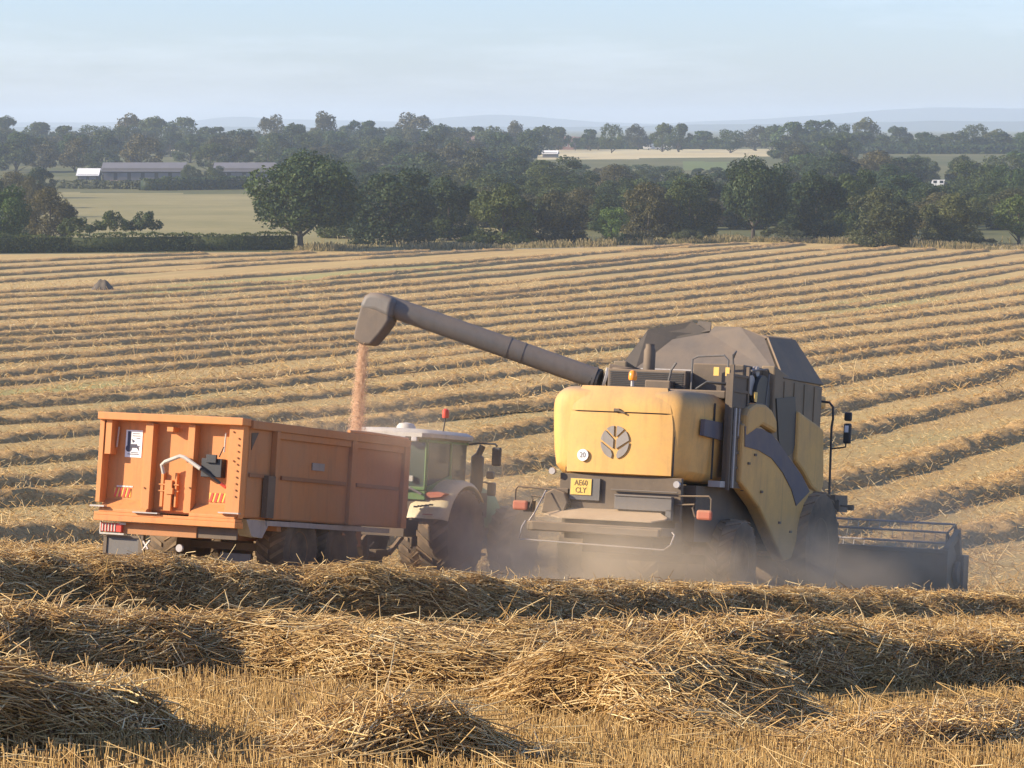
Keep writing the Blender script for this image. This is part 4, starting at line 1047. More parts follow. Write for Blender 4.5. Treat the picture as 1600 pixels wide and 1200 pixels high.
# cab
CX, CY0, CY1 = .80, -.95, .78
cabf = MB()
for s in (-1, 1):
    cabf.beam((s*CX, CY0, 1.62), (s*(CX-.02), CY0+.03, 2.46), .055, .055); cabf.beam((s*CX, .05, 1.50), (s*(CX-.01), .05, 2.46), .05, .05); cabf.beam((s*(CX-.06), CY1, 1.45), (s*(CX-.08), CY1-.05, 2.46), .05, .06)
    cabf.beam((s*CX, CY0, 1.60), (s*CX, .1, 1.85), .05, .09)
    cabf.beam((s*(CX-.01), CY0, 2.47), (s*(CX-.05), CY1, 2.47), .06, .06)
cabf.beam((-CX, CY0, 1.62), (CX, CY0, 1.62), .05, .06); cabf.beam((-CX, CY0, 2.47), (CX, CY0, 2.47), .05, .06); cabf.beam((-CX, CY1, 2.47), (CX, CY1, 2.47), .05, .06)
cabf.prism([(-CX, 1.42), (CX, 1.42), (CX, 1.60), (0.3, 1.60), (-.3, 1.60), (-CX, 1.60)], 'y', CY0, CY0+.06)
cf = cabf.build('cab_frame', M['green'], tc_, bevel=.01)
q = MB(); q.box(-CX+.03, CX-.03, CY0+.012, CY0+.018, 1.64, 2.45); q.box(CX-.012, CX-.006, CY0+.04, CY1-.05, 1.62, 2.45); q.box(-CX+.006, -CX+.012, CY0+.04, CY1-.05, 1.62, 2.45); q.box(-CX+.08, CX-.08, CY1-.03, CY1-.024, 1.5, 2.45)
q.build('cab_glass', M['glass'], tc_)
q = MB(); q.box(-.28, .28, -.45, .05, 1.30, 1.48); q.box(-.27, .27, -.52, -.40, 1.45, 2.10); q.build('driver_seat', M['black'], tc_, bevel=.04)
MB().box(-CX+.05, CX-.05, CY0+.05, CY1-.05, 1.05, 1.45).build('cab_floor', M['dark'], tc_)
q = MB(); rs = []
for z, e in ((2.49, .02), (2.53, .09), (2.60, .10), (2.66, .02), (2.68, -.25)):
    x_, y0_, y1_ = CX+e, CY0-e-.10, CY1+e*1.6
    xl = x_ - .20
    rs.append([(-xl+.12, y0_, z), (x_-.12, y0_, z), (x_, y0_+.12, z), (x_, y1_-.16, z), (x_-.16, y1_, z), (-xl+.16, y1_, z), (-xl, y1_-.16, z), (-xl, y0_+.12, z)])
q.rings(rs); rf = q.build('cab_roof', M['offwhite'], tc_, smooth=True)
q = MB(); q.lathe([(.02, .12), (.13, .10), (.17, .05), (.18, 0)], (.12, -.45, 2.67), 'z', 20); q.build('aerial_dome', M['offwhite'], rf, smooth=True)
q = MB()
for i in range(6): q.box(-.62+.13*i, -.53+.13*i, CY0-.19, CY0-.15, 2.535, 2.60)
q.build('roof_vent', M['plate'], rf)
for x_ in (.40, .62): MB().box(x_-.06, x_+.06, CY0-.19, CY0-.10, 2.44, 2.56).build('work_lamp', M['steel'], rf, bevel=.02)
q = MB(); q.tube([(.80, -.35, 2.58), (.84, -.35, 2.90)], .012, 6); q.build('beacon_stalk', M['black'], rf)
q = MB(); q.lathe([(.055, 0), (.062, .03), (.058, .14), (.03, .165), (.001, .17)], (.84, -.35, 2.90), 'z', 14); q.build('beacon', M['amber' if 0 else 'red'], rf, smooth=True)
q = MB(); q.tube([(.90, 1.0, .95), (.90, 1.0, 1.6), (.90, 1.0, 1.65), (.90, 1.0, 2.25), (.92, 1.0, 2.30), (.98, 1.02, 2.46)], [.10, .10, .12, .12, .06, .06], 12); q.build('exhaust', M['black'], tc_, smooth=True)
q = MB(); q.tube([(.74, .86, 2.46), (.95, .90, 2.50), (1.28, .90, 2.50), (1.33, .88, 2.46)], .02, 6); ma = q.build('mirror_arm', M['black'], tc_)
MB().box(1.24, 1.42, .84, .92, 2.10, 2.44).build('mirror', M['black'], ma, bevel=.03)
q = MB(); q.tube([(.75, 1.1, 1.75), (1.0, 1.15, 1.80), (1.15, 1.15, 1.76)], .018, 6); q.build('lamp_bracket', M['black'], tc_)
q = MB(); q.box(1.04, 1.18, 1.08, 1.20, 1.86, 2.0); q.box(1.08, 1.22, 1.06, 1.2, 1.55, 1.80); q.build('head_lamp', M['black'], tc_, bevel=.03)
q = MB(); q.box(.70, 1.0, .80, 1.3, 1.15, 1.6); q.box(.8, 1.05, .85, 1.25, .45, .5); q.box(.8, 1.05, .85, 1.25, .75, .8); q.build('step', M['dark'], tc_)
q = MB(); q.tube([(.30, CY0-.05, 1.58), (.34, CY0-.12, 1.66), (.55, CY0-.1, 1.62), (.75, CY0-.05, 1.52)], .022, 6); q.build('hose', M['steel'], tc_)
MB().box(.50, .57, CY0-.06, CY0-.02, 1.74, 1.84).build('work_lamp', M['offwhite'], tc_)
q = MB(); q.beam((-.35, -.85, .75), (-.35, -1.35, .45), .06, .08); q.beam((.35, -.85, .75), (.35, -1.35, .45), .06, .08); q.box(-.12, .12, -1.4, -.9, .38, .5); q.build('linkage', M['dark'], tc_)
# ------------------------------------------------------------------ the combine harvester
CO = (1.6, 48.7)
cb = empty('combine_harvester', (CO[0], CO[1], gz(*CO)), 24, 7.5)
tag(cb, 'dusty yellow combine harvester seen from behind, its long grey unloading auger over the trailer', 'combine harvester')
# rear hood: rounded shell from the tail forward
def hood_ring(y, w, zb, zt, r, n=7):
    pts = []
    for cx, cz, a0 in ((w-r, zt-r, 0), (-w+r, zt-r, 90)):
        for i in range(n):
            a = R(a0 + 90*i/(n-1)); pts.append((cx + r*math.cos(a) - (.14 if cx < 0 else 0), y, cz + r*math.sin(a)*.9))
    pts.append((-w*.985-.14, y, (zb+zt)/2)); pts.append((-w*.95-.12, y, zb+.05)); pts.append((-w*.90, y, zb)); pts.append((w*.90, y, zb)); pts.append((w*.95, y, zb+.05)); pts.append((w*.985, y, (zb+zt)/2))
    return pts
rs = [hood_ring(-.02, .80, 2.10, 3.30, .30), hood_ring(.00, .95, 2.04, 3.38, .32), hood_ring(.06, 1.05, 1.99, 3.43, .34), hood_ring(.16, 1.13, 1.97, 3.46, .36), hood_ring(.45, 1.19, 1.96, 3.47, .36), hood_ring(1.2, 1.23, 1.92, 3.47, .34), hood_ring(2.3, 1.28, 1.84, 3.44, .30)]
hd = MB().rings(rs).build('rear_hood', M['yellow'], cb, smooth=True)
sbm = hd.modifiers.new('round', 'SUBSURF'); sbm.levels = 1; sbm.render_levels = 1
# the door panel in the tail with dark shut lines
pn = []
def tailp(u, z): # gently bowed rear panel
    w = .90 - .17*max(0, (z-2.75)/.7)**1.6
    return (u*w, -.065 + .05*abs(u)**3 + (.10*max(0, (z-3.05)/.4)**2), z)
for nm_, z0, z1 in (('tail_door', 2.03, 3.0), ('upper_tail_panel', 3.022, 3.43)):
    V = []; nu, nz = 13, 9
    for dz_ in (0, .045):
        for j in range(nz):
            for i in range(nu):
                p = tailp(-1 + 2*i/(nu-1), z0 + (z1-z0)*j/(nz-1)); V.append((p[0], p[1] + dz_ + (.0 if dz_ else 0), p[2]))
    Fs = []
    for j in range(nz-1):
        for i in range(nu-1):
            a = j*nu+i; Fs.append((a, a+1, a+nu+1, a+nu)); b_ = a + nu*nz; Fs.append((b_, b_+nu, b_+nu+1, b_+1))
    for j in range(nz-1):
        for a, b_ in ((j*nu, (j+1)*nu), ((j+1)*nu-1, (j+2)*nu-1)): Fs.append((a, b_, b_+nu*nz, a+nu*nz))
    for i in range(nu-1):
        for base in (0, (nz-1)*nu): a = base+i; Fs.append((a, a+1, a+1+nu*nz, a+nu*nz))
    m_ = MB(); m_.add(V, Fs); pn.append(m_.build(nm_, M['yellow'], cb, smooth=True))
q = MB()
for s in (-1, 1): q.tube([tuple(Vector(tailp(s*1.02, z)) + Vector((0, .028, 0))) for z in np.linspace(2.02, 3.43, 9)], .013, 5)
q.tube([tuple(Vector(tailp(u, 3.011)) + Vector((0, .02, 0))) for u in np.linspace(-1, 1, 9)], .012, 5)
q.build('shut_line', M['black'], cb)
q = MB(); q.box(-.10, .0, -.11, -.07, 3.02, 3.07); q.beam((-.02, -.10, 3.04), (.10, -.09, 2.99), .03, .03); q.build('latch', M['dark'], cb, bevel=.006)
# leaf emblem, speed disc
def leaf_emblem():
    m = MB(); cx, cz, a_, b_ = -.06, 2.53, .245, .265
    def E(t): return (a_*math.sin(t), b_*math.cos(t))     # t from top, clockwise
    # angled veins split each half disc into three blades
    blades = [(6, 38), (46, 82), (90, 168)]
    for s in (-1, 1):
        for k, (t0, t1) in enumerate(blades):
            pts = [E(R(t0 + (t1-t0)*i/10)) for i in range(11)]
            if k == 0: poly = pts + [(.022, .085)]
            elif k == 1: poly = pts + [(.026, -.105), (.026, .045)]
            else: poly = pts + [(.036, -.20), (.060, -.135)]
            poly = [(s*x + cx, z + cz) for x, z in poly]
            if s < 0: poly = poly[::-1]
            m.prism(poly, 'y', -.088, -.072)
    return m
leaf_emblem().build('leaf_emblem', M['decal'], pn[0])
ds = MB().lathe([(.095, -.012), (.095, .012)], (-.60, -.082, 2.30), 'y', 28).build('speed_disc', M['paper'], pn[0])
text_part('numerals', '20', .125, M['decal'], ds, (-.60, -.097, 2.30), sx=.85)
# under the hood: back plate, number plate, spreader
q = MB(); q.box(-1.02, 1.08, .02, .10, 1.30, 2.0); q.box(-1.05, -.85, -.02, .30, 1.45, 1.75); q.build('back_plate', M['dark'], cb, bevel=.01)
q = MB(); q.box(-.82, -.30, -.035, .015, 1.58, 1.93); q.build('plate_bracket', M['grey'], cb)
pl = MB().box(-.80, -.44, -.05, -.038, 1.66, 1.92).build('number_plate', M['plate'], cb)
text_part('characters', 'AE60\nCLY', .125, M['ink'], pl, (-.62, -.053, 1.79), sx=.85)
q = MB(); q.box(.0, .98, -.12, .0, 1.46, 1.70); q.box(.88, .98, -.12, .0, 1.32, 1.5); q.box(.0, .98, -.14, -.12, 1.67, 1.70); q.box(-.1, 1.05, -.06, -.02, 1.76, 1.78); q.build('chopper_cover', M['grey'], cb, bevel=.012)
q = MB(); q.slab([(-.80, .0, 1.425), (.78, .0, 1.45), (.80, -.10, 1.41), (.95, -.20, 1.35), (.94, -.27, 1.32), (.74, -.36, 1.275), (-.84, -.36, 1.27), (-1.14, -.28, 1.315), (-.98, -.14, 1.37)], -.02); sh = q.build('spreader_shelf', M['shelf'], cb)
q = MB(); q.prism([(-1.34, -.50), (-1.34, -.25), (-1.15, .10), (.98, .10), (.98, -.50), (-1.20, -.62)], 'z', 1.06, 1.20); q.box(-1.30, .95, -.56, -.50, 1.05, 1.17); q.build('spreader', M['dark'], cb, bevel=.015)
q = MB(); q.tube([(-1.38, -.45, 1.20), (-1.42, -.50, 1.10), (-1.44, -.55, .90), (1.05, -.55, .86), (1.14, -.5, .94), (1.18, -.45, 1.10), (1.12, -.4, 1.14)], .013, 6); q.tube([(-1.30, -.5, 1.2), (-1.22, -.5, 1.32), (-1.16, -.2, 1.7)], .013, 6); q.build('guard_rail', M['steel'], cb)
for x_ in (-1.13, -.95): pass
q = MB(); q.prism([(-1.25, 1.34), (-.86, 1.34), (-.80, 1.52), (-.86, 1.68), (-1.05, 1.74), (-1.20, 1.66)], 'y', -.15, .3); q.build('drive_cover', M['dark'], cb, bevel=.02)
MB().lathe([(.055, 0), (.06, .05)], (-1.12, -.10, 2.02), 'y', 12).build('work_lamp', M['steel'], cb)
MB().lathe([(.055, 0), (.06, .05)], (1.02, -.06, 1.90), 'y', 12).build('work_lamp', M['steel'], cb)
# rear lamps on brackets
for s, xx in ((-1, -1.66), (1, 1.52)):
    q = MB(); q.tube([(s*1.05, .0, 1.72), (xx+s*.06, -.05, 1.74), (xx+s*.10, -.05, 1.69), (xx+s*.10, -.05, 1.50)], .014, 6); q.tube([(s*1.05, .0, 1.58), (xx-s*.18, -.05, 1.60), (xx-s*.21, -.05, 1.54), (xx-s*.16, -.05, 1.40)], .014, 6)
    if s < 0: q.box(xx+.04, xx+.20, -.02, .10, 1.34, 1.52)
    br = q.build('lamp_bracket', M['dark'], cb)
    q = MB(); q.box(xx-.13, xx+.13, -.10, -.02, 1.36, 1.52); q.build('rear_lamp', M['dustred'], br, bevel=.035)
# main body
q = MB(); q.box(-1.15, 1.15, .5, 6.3, 1.0, 1.9); q.box(-.95, .95, .15, .6, .95, 1.9); q.build('main_frame', M['dark'], cb)
q = MB(); q.box(-.6, .6, .1, 1.5, .75, 1.1); q.build('sieve_housing', M['dark'], cb)
SX = 1.50
def side_panels(s):
    x0, x1 = sorted((s*1.26, s*SX)); xo = s*SX
    def pr(poly, a=None, b_=None): return MB().prism(poly, 'x', *(sorted((a, b_)) if a is not None else (x0, x1)))
    top_ = [(1.66, 2.92), (2.52, 2.91), (3.0, 2.84), (3.36, 2.73), (3.97, 2.48), (4.7, 2.20), (5.17, 1.93)]
    low_ = [(4.48, 1.67), (4.19, 1.94), (3.68, 2.22), (3.08, 2.44), (2.41, 2.55), (1.71, 2.59)]
    p = pr([(1.62, 2.0), (1.62, 2.96), (2.52, 2.95), (3.36, 2.78), (3.97, 2.53), (4.7, 2.25), (5.2, 1.99), (5.80, 1.92), (5.55, 1.78), (5.15, 1.57), (4.85, 1.32), (4.62, 1.02), (4.42, .76), (4.01, .72), (3.75, .88), (3.52, 1.02), (3.27, 1.18), (3.0, 1.36), (2.6, 1.60), (2.11, 1.80)]).build('side_panel', M['yellow_dusty'], cb, bevel=.04)
    MB().prism(top_ + low_, 'x', *sorted((xo+s*.002, xo+s*.014))).build('blue_stripe', M['blue'], p)
    q = MB().prism([(.45, 2.97), (1.3, 2.95), (1.34, 2.66), (.43, 2.71)], 'x', *sorted((s*1.19, s*1.262))); q.build('blue_stripe', M['blue'], hd)
    pr([(3.15, 2.72), (3.15, 4.0), (4.2, 3.82), (5.7, 3.76), (5.7, 2.6), (4.7, 2.22), (4.0, 2.5)], s*1.22, s*(SX-.03)).build('tank_side', M['tank_side'], cb, bevel=.03)
    pr([(3.22, 3.45), (3.45, 2.75), (3.66, 2.58), (4.0, 2.51), (4.22, 2.58), (4.32, 2.75), (4.31, 3.15), (4.19, 3.53)], s*(SX-.04), s*(SX-.005)).build('side_recess', M['black'], cb)
    pr([(4.30, 2.42), (4.28, 3.30), (4.8, 3.20), (5.3, 3.12), (5.72, 3.02), (5.86, 2.05), (5.67, 1.88), (5.2, 2.0), (4.72, 2.25)], s*1.30, s*(SX+.045)).build('front_side_panel', M['yellow_dusty'], cb, bevel=.05)
    pr([(1.70, 2.74), (1.70, 3.10), (1.80, 3.22), (2.14, 3.32), (2.6, 3.33), (2.95, 3.25), (3.22, 3.10), (3.28, 2.86), (3.0, 2.90), (2.5, 2.97)], s*1.25, s*(SX+.03)).build('engine_cowl', M['yellow_dusty'], cb, bevel=.06)
side_panels(1); side_panels(-1)
# ladder column and engine deck behind the tank
q = MB()
for x_, y_ in ((1.42, 1.20), (1.42, 1.95)):
    q.beam((x_, y_, 1.86), (x_, y_, 3.90), .05, .06)
for i in range(8): q.beam((1.42, 1.2, 1.98+.25*i), (1.42, 1.95, 1.98+.25*i), .04, .04)
q.box(1.30, 1.42, 1.24, 1.90, 1.9, 3.75); q.build('ladder', M['dark'], cb)
q = MB(); q.box(-1.15, 1.2, 1.5, 3.5, 3.35, 3.48); q.box(-1.05, .35, 1.9, 3.5, 3.46, 3.80); q.box(.35, 1.25, 2.2, 3.5, 3.46, 3.95); q.box(-.3, .15, 1.7, 2.0, 3.46, 3.62); q.build('engine_deck', M['dark'], cb, bevel=.02)
q = MB(); q.tube([(.45, 1.9, 3.45), (.45, 1.9, 4.0), (.55, 1.9, 4.05), (1.0, 1.9, 4.08), (1.08, 1.9, 4.0), (1.08, 1.9, 3.45)], .018, 6)
q.build('hand_rail', M['grey'], cb); q = MB(); q.tube([(1.42, 2.1, 3.85), (1.42, 2.9, 3.92), (1.42, 3.0, 3.85), (1.42, 2.85, 3.25)], .018, 6); q.build('hand_rail', M['grey'], cb); q = MB(); q.tube([(1.42, 1.2, 3.9), (1.42, 1.15, 4.05), (1.42, 1.3, 4.12), (1.3, 1.5, 4.0)], .018, 6); q.build('hand_rail', M['grey'], cb); q = MB()
q.tube([(.10, 1.75, 3.60), (.16, 1.7, 3.80), (.24, 1.7, 3.92)], .022, 6); q.build('hand_rail', M['grey'], cb)
q = MB(); q.box(1.20, 1.27, 1.45, 1.47, 3.72, 3.86); q.build('warning_label', M['plate'], cb)
q = MB(); q.box(1.0, 1.09, 1.44, 1.47, 3.72, 3.86); q.build('warning_label', M['plate'], cb)
q = MB(); q.prism([(2.05, 3.50), (2.2, 3.50), (2.18, 3.34), (2.08, 3.34)], 'x', 1.50, 1.512); q.build('warning_label', M['plate'], cb)
q = MB(); q.box(1.20, 1.40, .9, 1.15, 1.9, 2.0); q.box(1.44, 1.47, 1.3, 1.36, 1.9, 3.2); q.tube([(1.46, 1.5, 3.2), (1.46, 1.48, 2.75)], .015, 6); q.build('deck_bracket', M['steel'], cb)
q = MB(); q.lathe([(.34, 0), (.36, .06), (.36, .12)], (1.30, 2.75, 3.45), 'x', 24); q.build('radiator_screen', M['black'], cb)
q = MB()
for y_, z0, z1 in ((.95, 2.02, 3.25), (1.55, 1.98, 3.25)): q.box(1.215, 1.245, y_, y_+.02, z0, z1)
q.build('shut_line', M['black'], hd)
q = MB()
for y_, z_ in ((1.9, 2.3), (2.6, 1.85), (3.6, 1.35), (4.2, 1.2), (2.2, 2.45)): q.box(1.50, 1.525, y_, y_+.09, z_, z_+.04)
q.build('latch', M['dark'], cb)
for i_, (y_, z_, r_) in enumerate(((2.35, 3.62, .17), (2.95, 3.55, .12), (2.62, 3.86, .09))): MB().lathe([(.02, .0), (r_, .0), (r_, .03), (r_*.8, .035), (r_*.8, .05), (r_, .055), (r_, .08), (.02, .08)], (1.27, y_, z_), 'x', 22).build('pulley', M['steel'], cb)
q = MB(); q.tube([(1.34, 2.0, 3.50), (1.36, 2.25, 3.30), (1.34, 2.7, 3.34), (1.33, 3.1, 3.55), (1.2, 3.3, 3.8)], .03, 7); q.build('hose', M['black'], cb, smooth=True)
q = MB(); q.tube([(.6, 1.75, 3.5), (.8, 1.7, 3.62), (1.1, 1.75, 3.60), (1.3, 1.9, 3.75)], .025, 7); q.build('hose', M['black'], cb, smooth=True)
q = MB(); q.lathe([(.10, 0), (.10, .35), (.075, .40), (.075, .46)], (-.55, 2.5, 3.80), 'z', 16); q.build('air_filter', M['dark'], cb, smooth=True)
q = MB()
for i_ in range(9): q.box(-1.0, .30, 1.885, 1.90, 3.50+.03*i_, 3.515+.03*i_)
q.build('louvre', M['black'], cb)
q = MB()
for y_ in (3.62, 4.15, 4.7, 5.25): q.box(1.452, 1.49, y_, y_+.03, 2.9, 3.76)
q.build('tank_rib', M['tank_side'], cb)
# beacon on the tail
q = MB(); q.tube([(.02, .35, 3.45), (.02, .35, 3.55)], .03, 8); bk = q.build('beacon_stand', M['steel'], cb)
q = MB(); q.lathe([(.06, 0), (.07, .03), (.065, .12), (.035, .155), (.001, .16)], (.02, .35, 3.55), 'z', 16); q.build('beacon', M['amber'], bk, smooth=True)
# grain tank with raised flaps
TY0, TY1 = 3.55, 5.75
q = MB(); q.box(-1.35, 1.46, TY0, TY1, 2.0, 3.78); q.box(-1.64, -1.3, TY0+.05, TY1, 3.2, 3.78); tk = q.build('grain_tank', M['tank'], cb, bevel=.02)
q = MB(); q.slab([(-1.24, TY0, 3.84), (1.42, TY0, 3.80), (.90, TY0+.62, 4.50), (.42, TY0+.72, 4.68), (-.06, TY0+.72, 4.68), (-.14, TY0+.68, 4.56), (-.76, TY0+.55, 4.42)], .03); q.box(-1.15, 1.42, TY0-.03, TY0, 3.80, 3.86); q.build('rear_flap', M['tank'], tk)
q = MB(); q.box(-1.10, 1.36, TY0-.045, TY0-.03, 3.88, 3.90); q.box(-1.2, 1.45, TY0-.06, TY0+.02, 3.70, 3.77); q.build('flap_hinge', M['steel'], tk)
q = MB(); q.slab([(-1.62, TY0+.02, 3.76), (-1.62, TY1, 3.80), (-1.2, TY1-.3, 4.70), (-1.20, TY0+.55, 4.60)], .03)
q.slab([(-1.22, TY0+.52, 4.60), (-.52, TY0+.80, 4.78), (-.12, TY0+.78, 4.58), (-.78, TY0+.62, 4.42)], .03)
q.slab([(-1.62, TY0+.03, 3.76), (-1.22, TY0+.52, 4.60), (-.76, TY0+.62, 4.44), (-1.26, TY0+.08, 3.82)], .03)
q.slab([(-.45, TY0+.95, 4.80), (-.20, TY0+.9, 4.78), (-.15, TY0+.75, 4.62), (-.5, TY0+.75, 4.56)], .03); q.build('side_flap', M['flapshade'], tk)
q = MB(); q.slab([(1.46, TY0+.02, 3.80), (1.46, TY1, 3.80), (1.06, TY1-.5, 4.55), (.94, TY0+.60, 4.52)], .03)
q.slab([(.44, TY0+.74, 4.68), (.94, TY0+.64, 4.54), (.88, TY0+.60, 4.46), (.50, TY0+.70, 4.60)], .03); q.build('side_flap', M['dark'], tk)
q = MB(); q.slab([(-1.3, TY1, 3.80), (1.42, TY1, 3.80), (1.0, TY1-.45, 4.6), (-.9, TY1-.45, 4.72)], .03); q.build('front_flap', M['tank'], tk)
# cab in front of the tank
q = MB(); q.box(-.95, .95, TY1+.05, 7.3, 2.2, 3.45); q.build('cab_glass', M['glass'], cb, bevel=.06)
q = MB(); q.box(-1.0, 1.0, TY1+.03, 7.45, 3.45, 3.68); q.build('cab_roof', M['yellow_dusty'], cb, bevel=.06)
q = MB(); q.box(-1.0, 1.0, TY1+.03, 7.0, 1.7, 2.2); q.build('cab_floor', M['dark'], cb)
# access platform with rail and mirror at front right
q = MB(); q.box(1.0, 1.62, 6.3, 7.0, 1.80, 1.90); q.box(1.40, 1.66, 6.4, 6.9, 1.60, 1.82); q.beam((1.6, 6.5, 1.72), (1.86, 6.5, 1.70), .03, .03); q.box(1.80, 1.90, 6.46, 6.54, 1.64, 1.74); q.beam((1.35, 6.5, 1.45), (1.55, 6.5, 1.32), .03, .03); q.build('access_platform', M['dark'], cb)
q = MB(); q.tube([(1.1, 6.5, 3.56), (1.36, 6.5, 3.54), (1.43, 6.5, 3.46), (1.44, 6.5, 3.25), (1.42, 6.5, 3.1), (1.44, 6.5, 1.88)], .022, 8); hr_ = q.build('hand_rail', M['black'], cb)
q = MB(); q.tube([(1.44, 6.5, 2.72), (1.60, 6.5, 2.74), (1.70, 6.5, 2.76), (1.70, 6.5, 2.85)], .016, 6); ma = q.build('mirror_arm', M['black'], cb)
q = MB(); q.box(1.65, 1.79, 6.46, 6.54, 2.82, 3.18); q.box(1.65, 1.79, 6.46, 6.54, 3.22, 3.38); q.build('mirror', M['black'], ma, bevel=.03)
MB().box(1.68, 1.75, 6.45, 6.458, 3.02, 3.14).build('mirror_glass', M['paper'], ma)
# wheels
for s in (-1, 1): wheel(cb, (s*1.38, 5.55, .98), .98, .60, .48, 22, s, 'rim')
for s in (-1, 1): wheel(cb, (s*1.30, 1.90, .70), .70, .46, .34, 20, s, 'rim')
MB().box(-1.2, 1.2, 1.82, 1.98, .62, .78).build('rear_axle', M['dark'], cb); MB().box(-1.2, 1.2, 5.40, 5.70, .85, 1.15).build('front_axle', M['dark'], cb)
# unloading auger
MB().lathe([(.30, 0), (.32, .5), (.28, .75)], (-1.12, 2.85, 3.10), 'z', 20).build('auger_turret', M['dark'], cb, smooth=True)
q = MB(); q.tube([(-.98, 2.9, 3.66), (-1.38, 2.72, 3.72)], .20, 18); q.build('auger_elbow', M['dark'], cb, smooth=True)
q = MB(); q.tube([(-1.39, 2.68, 3.66), (-1.43, 2.66, 3.67)], .185, 20); q.build('inspection_disc', M['offwhite'], cb)
A0 = Vector((-1.60, 2.65, 3.66)); A1 = Vector((-5.05, 1.42, 4.74))
q = MB(); q.tube([A0, A0.lerp(A1, .5), A1], .182, 24); au = q.build('auger_tube', M['grey'], cb, smooth=True)
q = MB()
for f_ in (.0, .34, .41): c_ = A0.lerp(A1, f_); dd_ = (A1-A0).normalized()*.02; MB().tube([c_-dd_, c_+dd_], (.188 if f_ else .20), 24).build('joint_ring', M['grey'], au)
MB().tube([A0 + Vector((.10, .02, -.03)), A0 + Vector((-.04, 0, 0))], .19, 18).build('auger_collar', M['black'], au)
sp = MB(); sp.prism([(-4.78, 4.83), (-5.10, 4.93), (-5.26, 4.93), (-5.36, 4.87), (-5.42, 4.74), (-5.43, 4.62), (-5.15, 4.60), (-4.84, 4.48)], 'y', 1.21, 1.57)
sp.build('auger_spout', M['grey'], au, bevel=.09, smooth=True)
sp = MB(); sp.prism([(-5.40, 4.74), (-5.50, 4.30), (-5.52, 4.12), (-5.36, 4.03), (-5.18, 4.02), (-5.02, 4.20), (-4.90, 4.36), (-4.84, 4.46), (-4.86, 4.56), (-5.15, 4.66)], 'y', 1.22, 1.56)
sp.build('spout_boot', M['boot'], au, bevel=.06, smooth=True)
# header
q = MB(); q.box(-.7, .7, 6.3, 7.6, .75, 1.35); q.build('feeder_house', M['yellow_dusty'], cb)
q = MB(); q.box(-3.35, 3.30, 7.60, 7.66, .18, 1.0); q.box(-3.35, 3.30, 7.66, 8.7, .14, .20); q.box(-3.35, 3.30, 7.56, 7.66, .95, 1.03); he = q.build('header', M['header'], cb, bevel=.01)
for s in (-3.38, 3.33): MB().prism([(7.55, .15), (7.55, 1.02), (7.9, 1.12), (8.3, .8), (9.1, .25), (9.3, .10)], 'x', s-.03, s+.03).build('header_end', M['header'], he)
MB().lathe([(.20, -3.2), (.20, 3.2)], (0, 8.05, .45), 'x', 18).build('intake_auger', M['steel'], he)
q = MB()
for i in range(6):
    a = i*math.pi/3 + .3; y_, z_ = 8.35 + .52*math.cos(a), .98 + .52*math.sin(a)
    q.tube([(-3.25, y_, z_), (3.2, y_, z_)], .022, 6)
    for k in range(-32, 33, 2): q.tube([(k*.1, y_, z_), (k*.1, y_-.03, z_-.16)], .006, 3)
q.tube([(-3.25, 8.35, .98), (3.2, 8.35, .98)], .05, 10); q.build('reel', M['steel'], he)
for s in (-3.27, 3.22):
    q = MB()
    for i in range(6):
        a = i*math.pi/3 + .3; a2 = a + math.pi/3; q.beam((s, 8.35, .98), (s, 8.35+.52*math.cos(a), .98+.52*math.sin(a)), .03, .04, (1, 0, 0)); q.beam((s, 8.35+.52*math.cos(a), .98+.52*math.sin(a)), (s, 8.35+.52*math.cos(a2), .98+.52*math.sin(a2)), .02, .03, (1, 0, 0))
    q.beam((s+.08, 7.6, 1.0), (s+.08, 8.4, 1.35), .10, .12); q.beam((s+.08, 8.3, 1.35), (s+.08, 8.45, .9), .12, .12); q.build('reel_arm', M['header'], he)
q = MB(); q.lathe([(.20, -.05), (.22, 0), (.20, .05)], (3.42, 8.0, .62), 'x', 20); q.box(3.38, 3.52, 8.05, 8.4, .35, .95); q.build('drive_guard', M['black'], he, bevel=.02)

# ------------------------------------------------------------------ falling grain
Mc = cb.matrix_basis if False else (Matrix.Translation(cb.location) @ cb.rotation_euler.to_matrix().to_4x4())
Mt = (Matrix.Translation(tr.location) @ tr.rotation_euler.to_matrix().to_4x4())
top_ = Mc @ Vector((-5.32, 1.36, 4.08)); g = np.random.default_rng(9)
n = 13000; f_ = g.random(n)**.85; drop = 2.15*f_
sprd = .04 + .035*f_
x = top_.x - .05 - .17*f_ + g.normal(0, 1, n)*sprd; y = top_.y - .02 + g.normal(0, 1, n)*sprd*1.2 - .1*f_; z = top_.z + .02 - drop
c = np.stack([x, y, z], 1); v = g.normal(0, 1, (n, 3))*[.5, .5, 1.6]; v *= (.009/np.linalg.norm(v, axis=1))[:, None]
V, Q, T = strands(c-v, c+v, .0038, np.full(n, .5))
o = link(bpy.data.objects.new('falling_grain', np_mesh('falling_grain', V, Q, [M['grain']], T))); tag(o, kind='stuff')

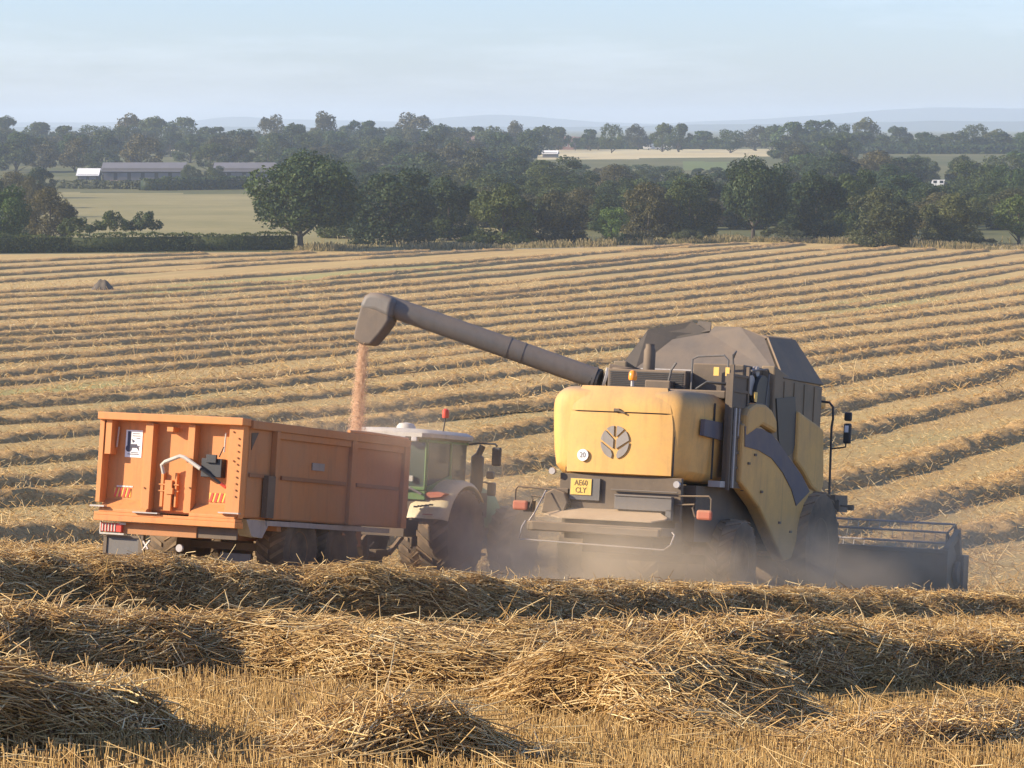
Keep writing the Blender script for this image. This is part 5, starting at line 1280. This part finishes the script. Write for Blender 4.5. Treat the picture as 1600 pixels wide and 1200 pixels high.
# ------------------------------------------------------------------ dust in the air round the machines, and haze
def dust_material(name, dens, col, scale, soft=1.0, aniso=.1):
    m = bpy.data.materials.new(name); m.use_nodes = True; t = m.node_tree; t.nodes.remove(t.nodes['Principled BSDF'])
    pv = N(t, 'ShaderNodeVolumePrincipled'); pv.inputs['Color'].default_value = (*col, 1); pv.inputs['Anisotropy'].default_value = aniso
    tcn = N(t, 'ShaderNodeTexCoord'); ln = N(t, 'ShaderNodeVectorMath', operation='LENGTH'); t.links.new(tcn.outputs['Object'], ln.inputs[0])
    fall = mrange(t, ln.outputs['Value'], 1.0, .15, 0, 1)
    nz_ = noise(t, scale, 4, .6, scl=(1, 1, .6)); nf = mrange(t, nz_, .42, .62, 0.03, 1)
    a = N(t, 'ShaderNodeMath', operation='MULTIPLY'); t.links.new(fall, a.inputs[0]); t.links.new(nf, a.inputs[1])
    b2 = N(t, 'ShaderNodeMath', operation='MULTIPLY'); t.links.new(a.outputs[0], b2.inputs[0]); b2.inputs[1].default_value = dens
    t.links.new(b2.outputs[0], pv.inputs['Density']); t.links.new(pv.outputs[0], t.nodes['Material Output'].inputs['Volume'])
    m.cycles.homogeneous_volume = False if hasattr(m.cycles, 'homogeneous_volume') else None
    return m
def dust(loc, size, mat, yaw=24):
    m = MB(); rs = []
    for i in range(1, 12):
        ph = math.pi*i/12; rs.append([(math.sin(ph)*math.cos(2*math.pi*j/18), math.sin(ph)*math.sin(2*math.pi*j/18), math.cos(ph)) for j in range(18)])
    m.rings(rs); o = m.build('dust_cloud', mat); o.scale = size; o.rotation_euler = (0, 0, R(-yaw)); o.location = loc
    return tag(o, kind='stuff')
DM = dust_material('field_dust', 1.0, (.97, .83, .62), 1.9)
dust((.5, 50.6, gz(.5, 50.6)+.35), (2.5, 2.2, 1.7), dust_material('side_dust', 1.2, (.97, .84, .64), 1.9))
dust((1.3, 47.4, gz(1.3, 47.4)+.4), (3.2, 1.5, 1.35), DM)
dust((-2.6, 51.0, gz(-2.6, 51.0)+1.1), (3.6, 2.4, 2.3), dust_material('grain_dust', .36, (.95, .80, .62), 1.6))
dust((4.2, 49.4, gz(4.2, 49.4)+.35), (2.6, 1.5, 1.25), dust_material('chaff_dust', .85, (.97, .82, .60), 1.9))
dust((6.3, 51.5, gz(6.3, 51.5)+.7), (4.0, 2.6, 1.7), dust_material('header_dust', .40, (.97, .82, .60), 1.6))
hz = MB().box(-2600, 2600, -40, 11000, .2, ZC+58).build('haze', M['hill']); m = bpy.data.materials.new('haze'); m.use_nodes = True; t = m.node_tree; t.nodes.remove(t.nodes['Principled BSDF'])
pv = N(t, 'ShaderNodeVolumePrincipled'); pv.inputs['Color'].default_value = (.74, .88, 1.0, 1); pv.inputs['Density'].default_value = .00017; pv.inputs['Anisotropy'].default_value = .1
t.links.new(pv.outputs[0], t.nodes['Material Output'].inputs['Volume']); hz.data.materials.clear(); hz.data.materials.append(m); tag(hz, kind='stuff')
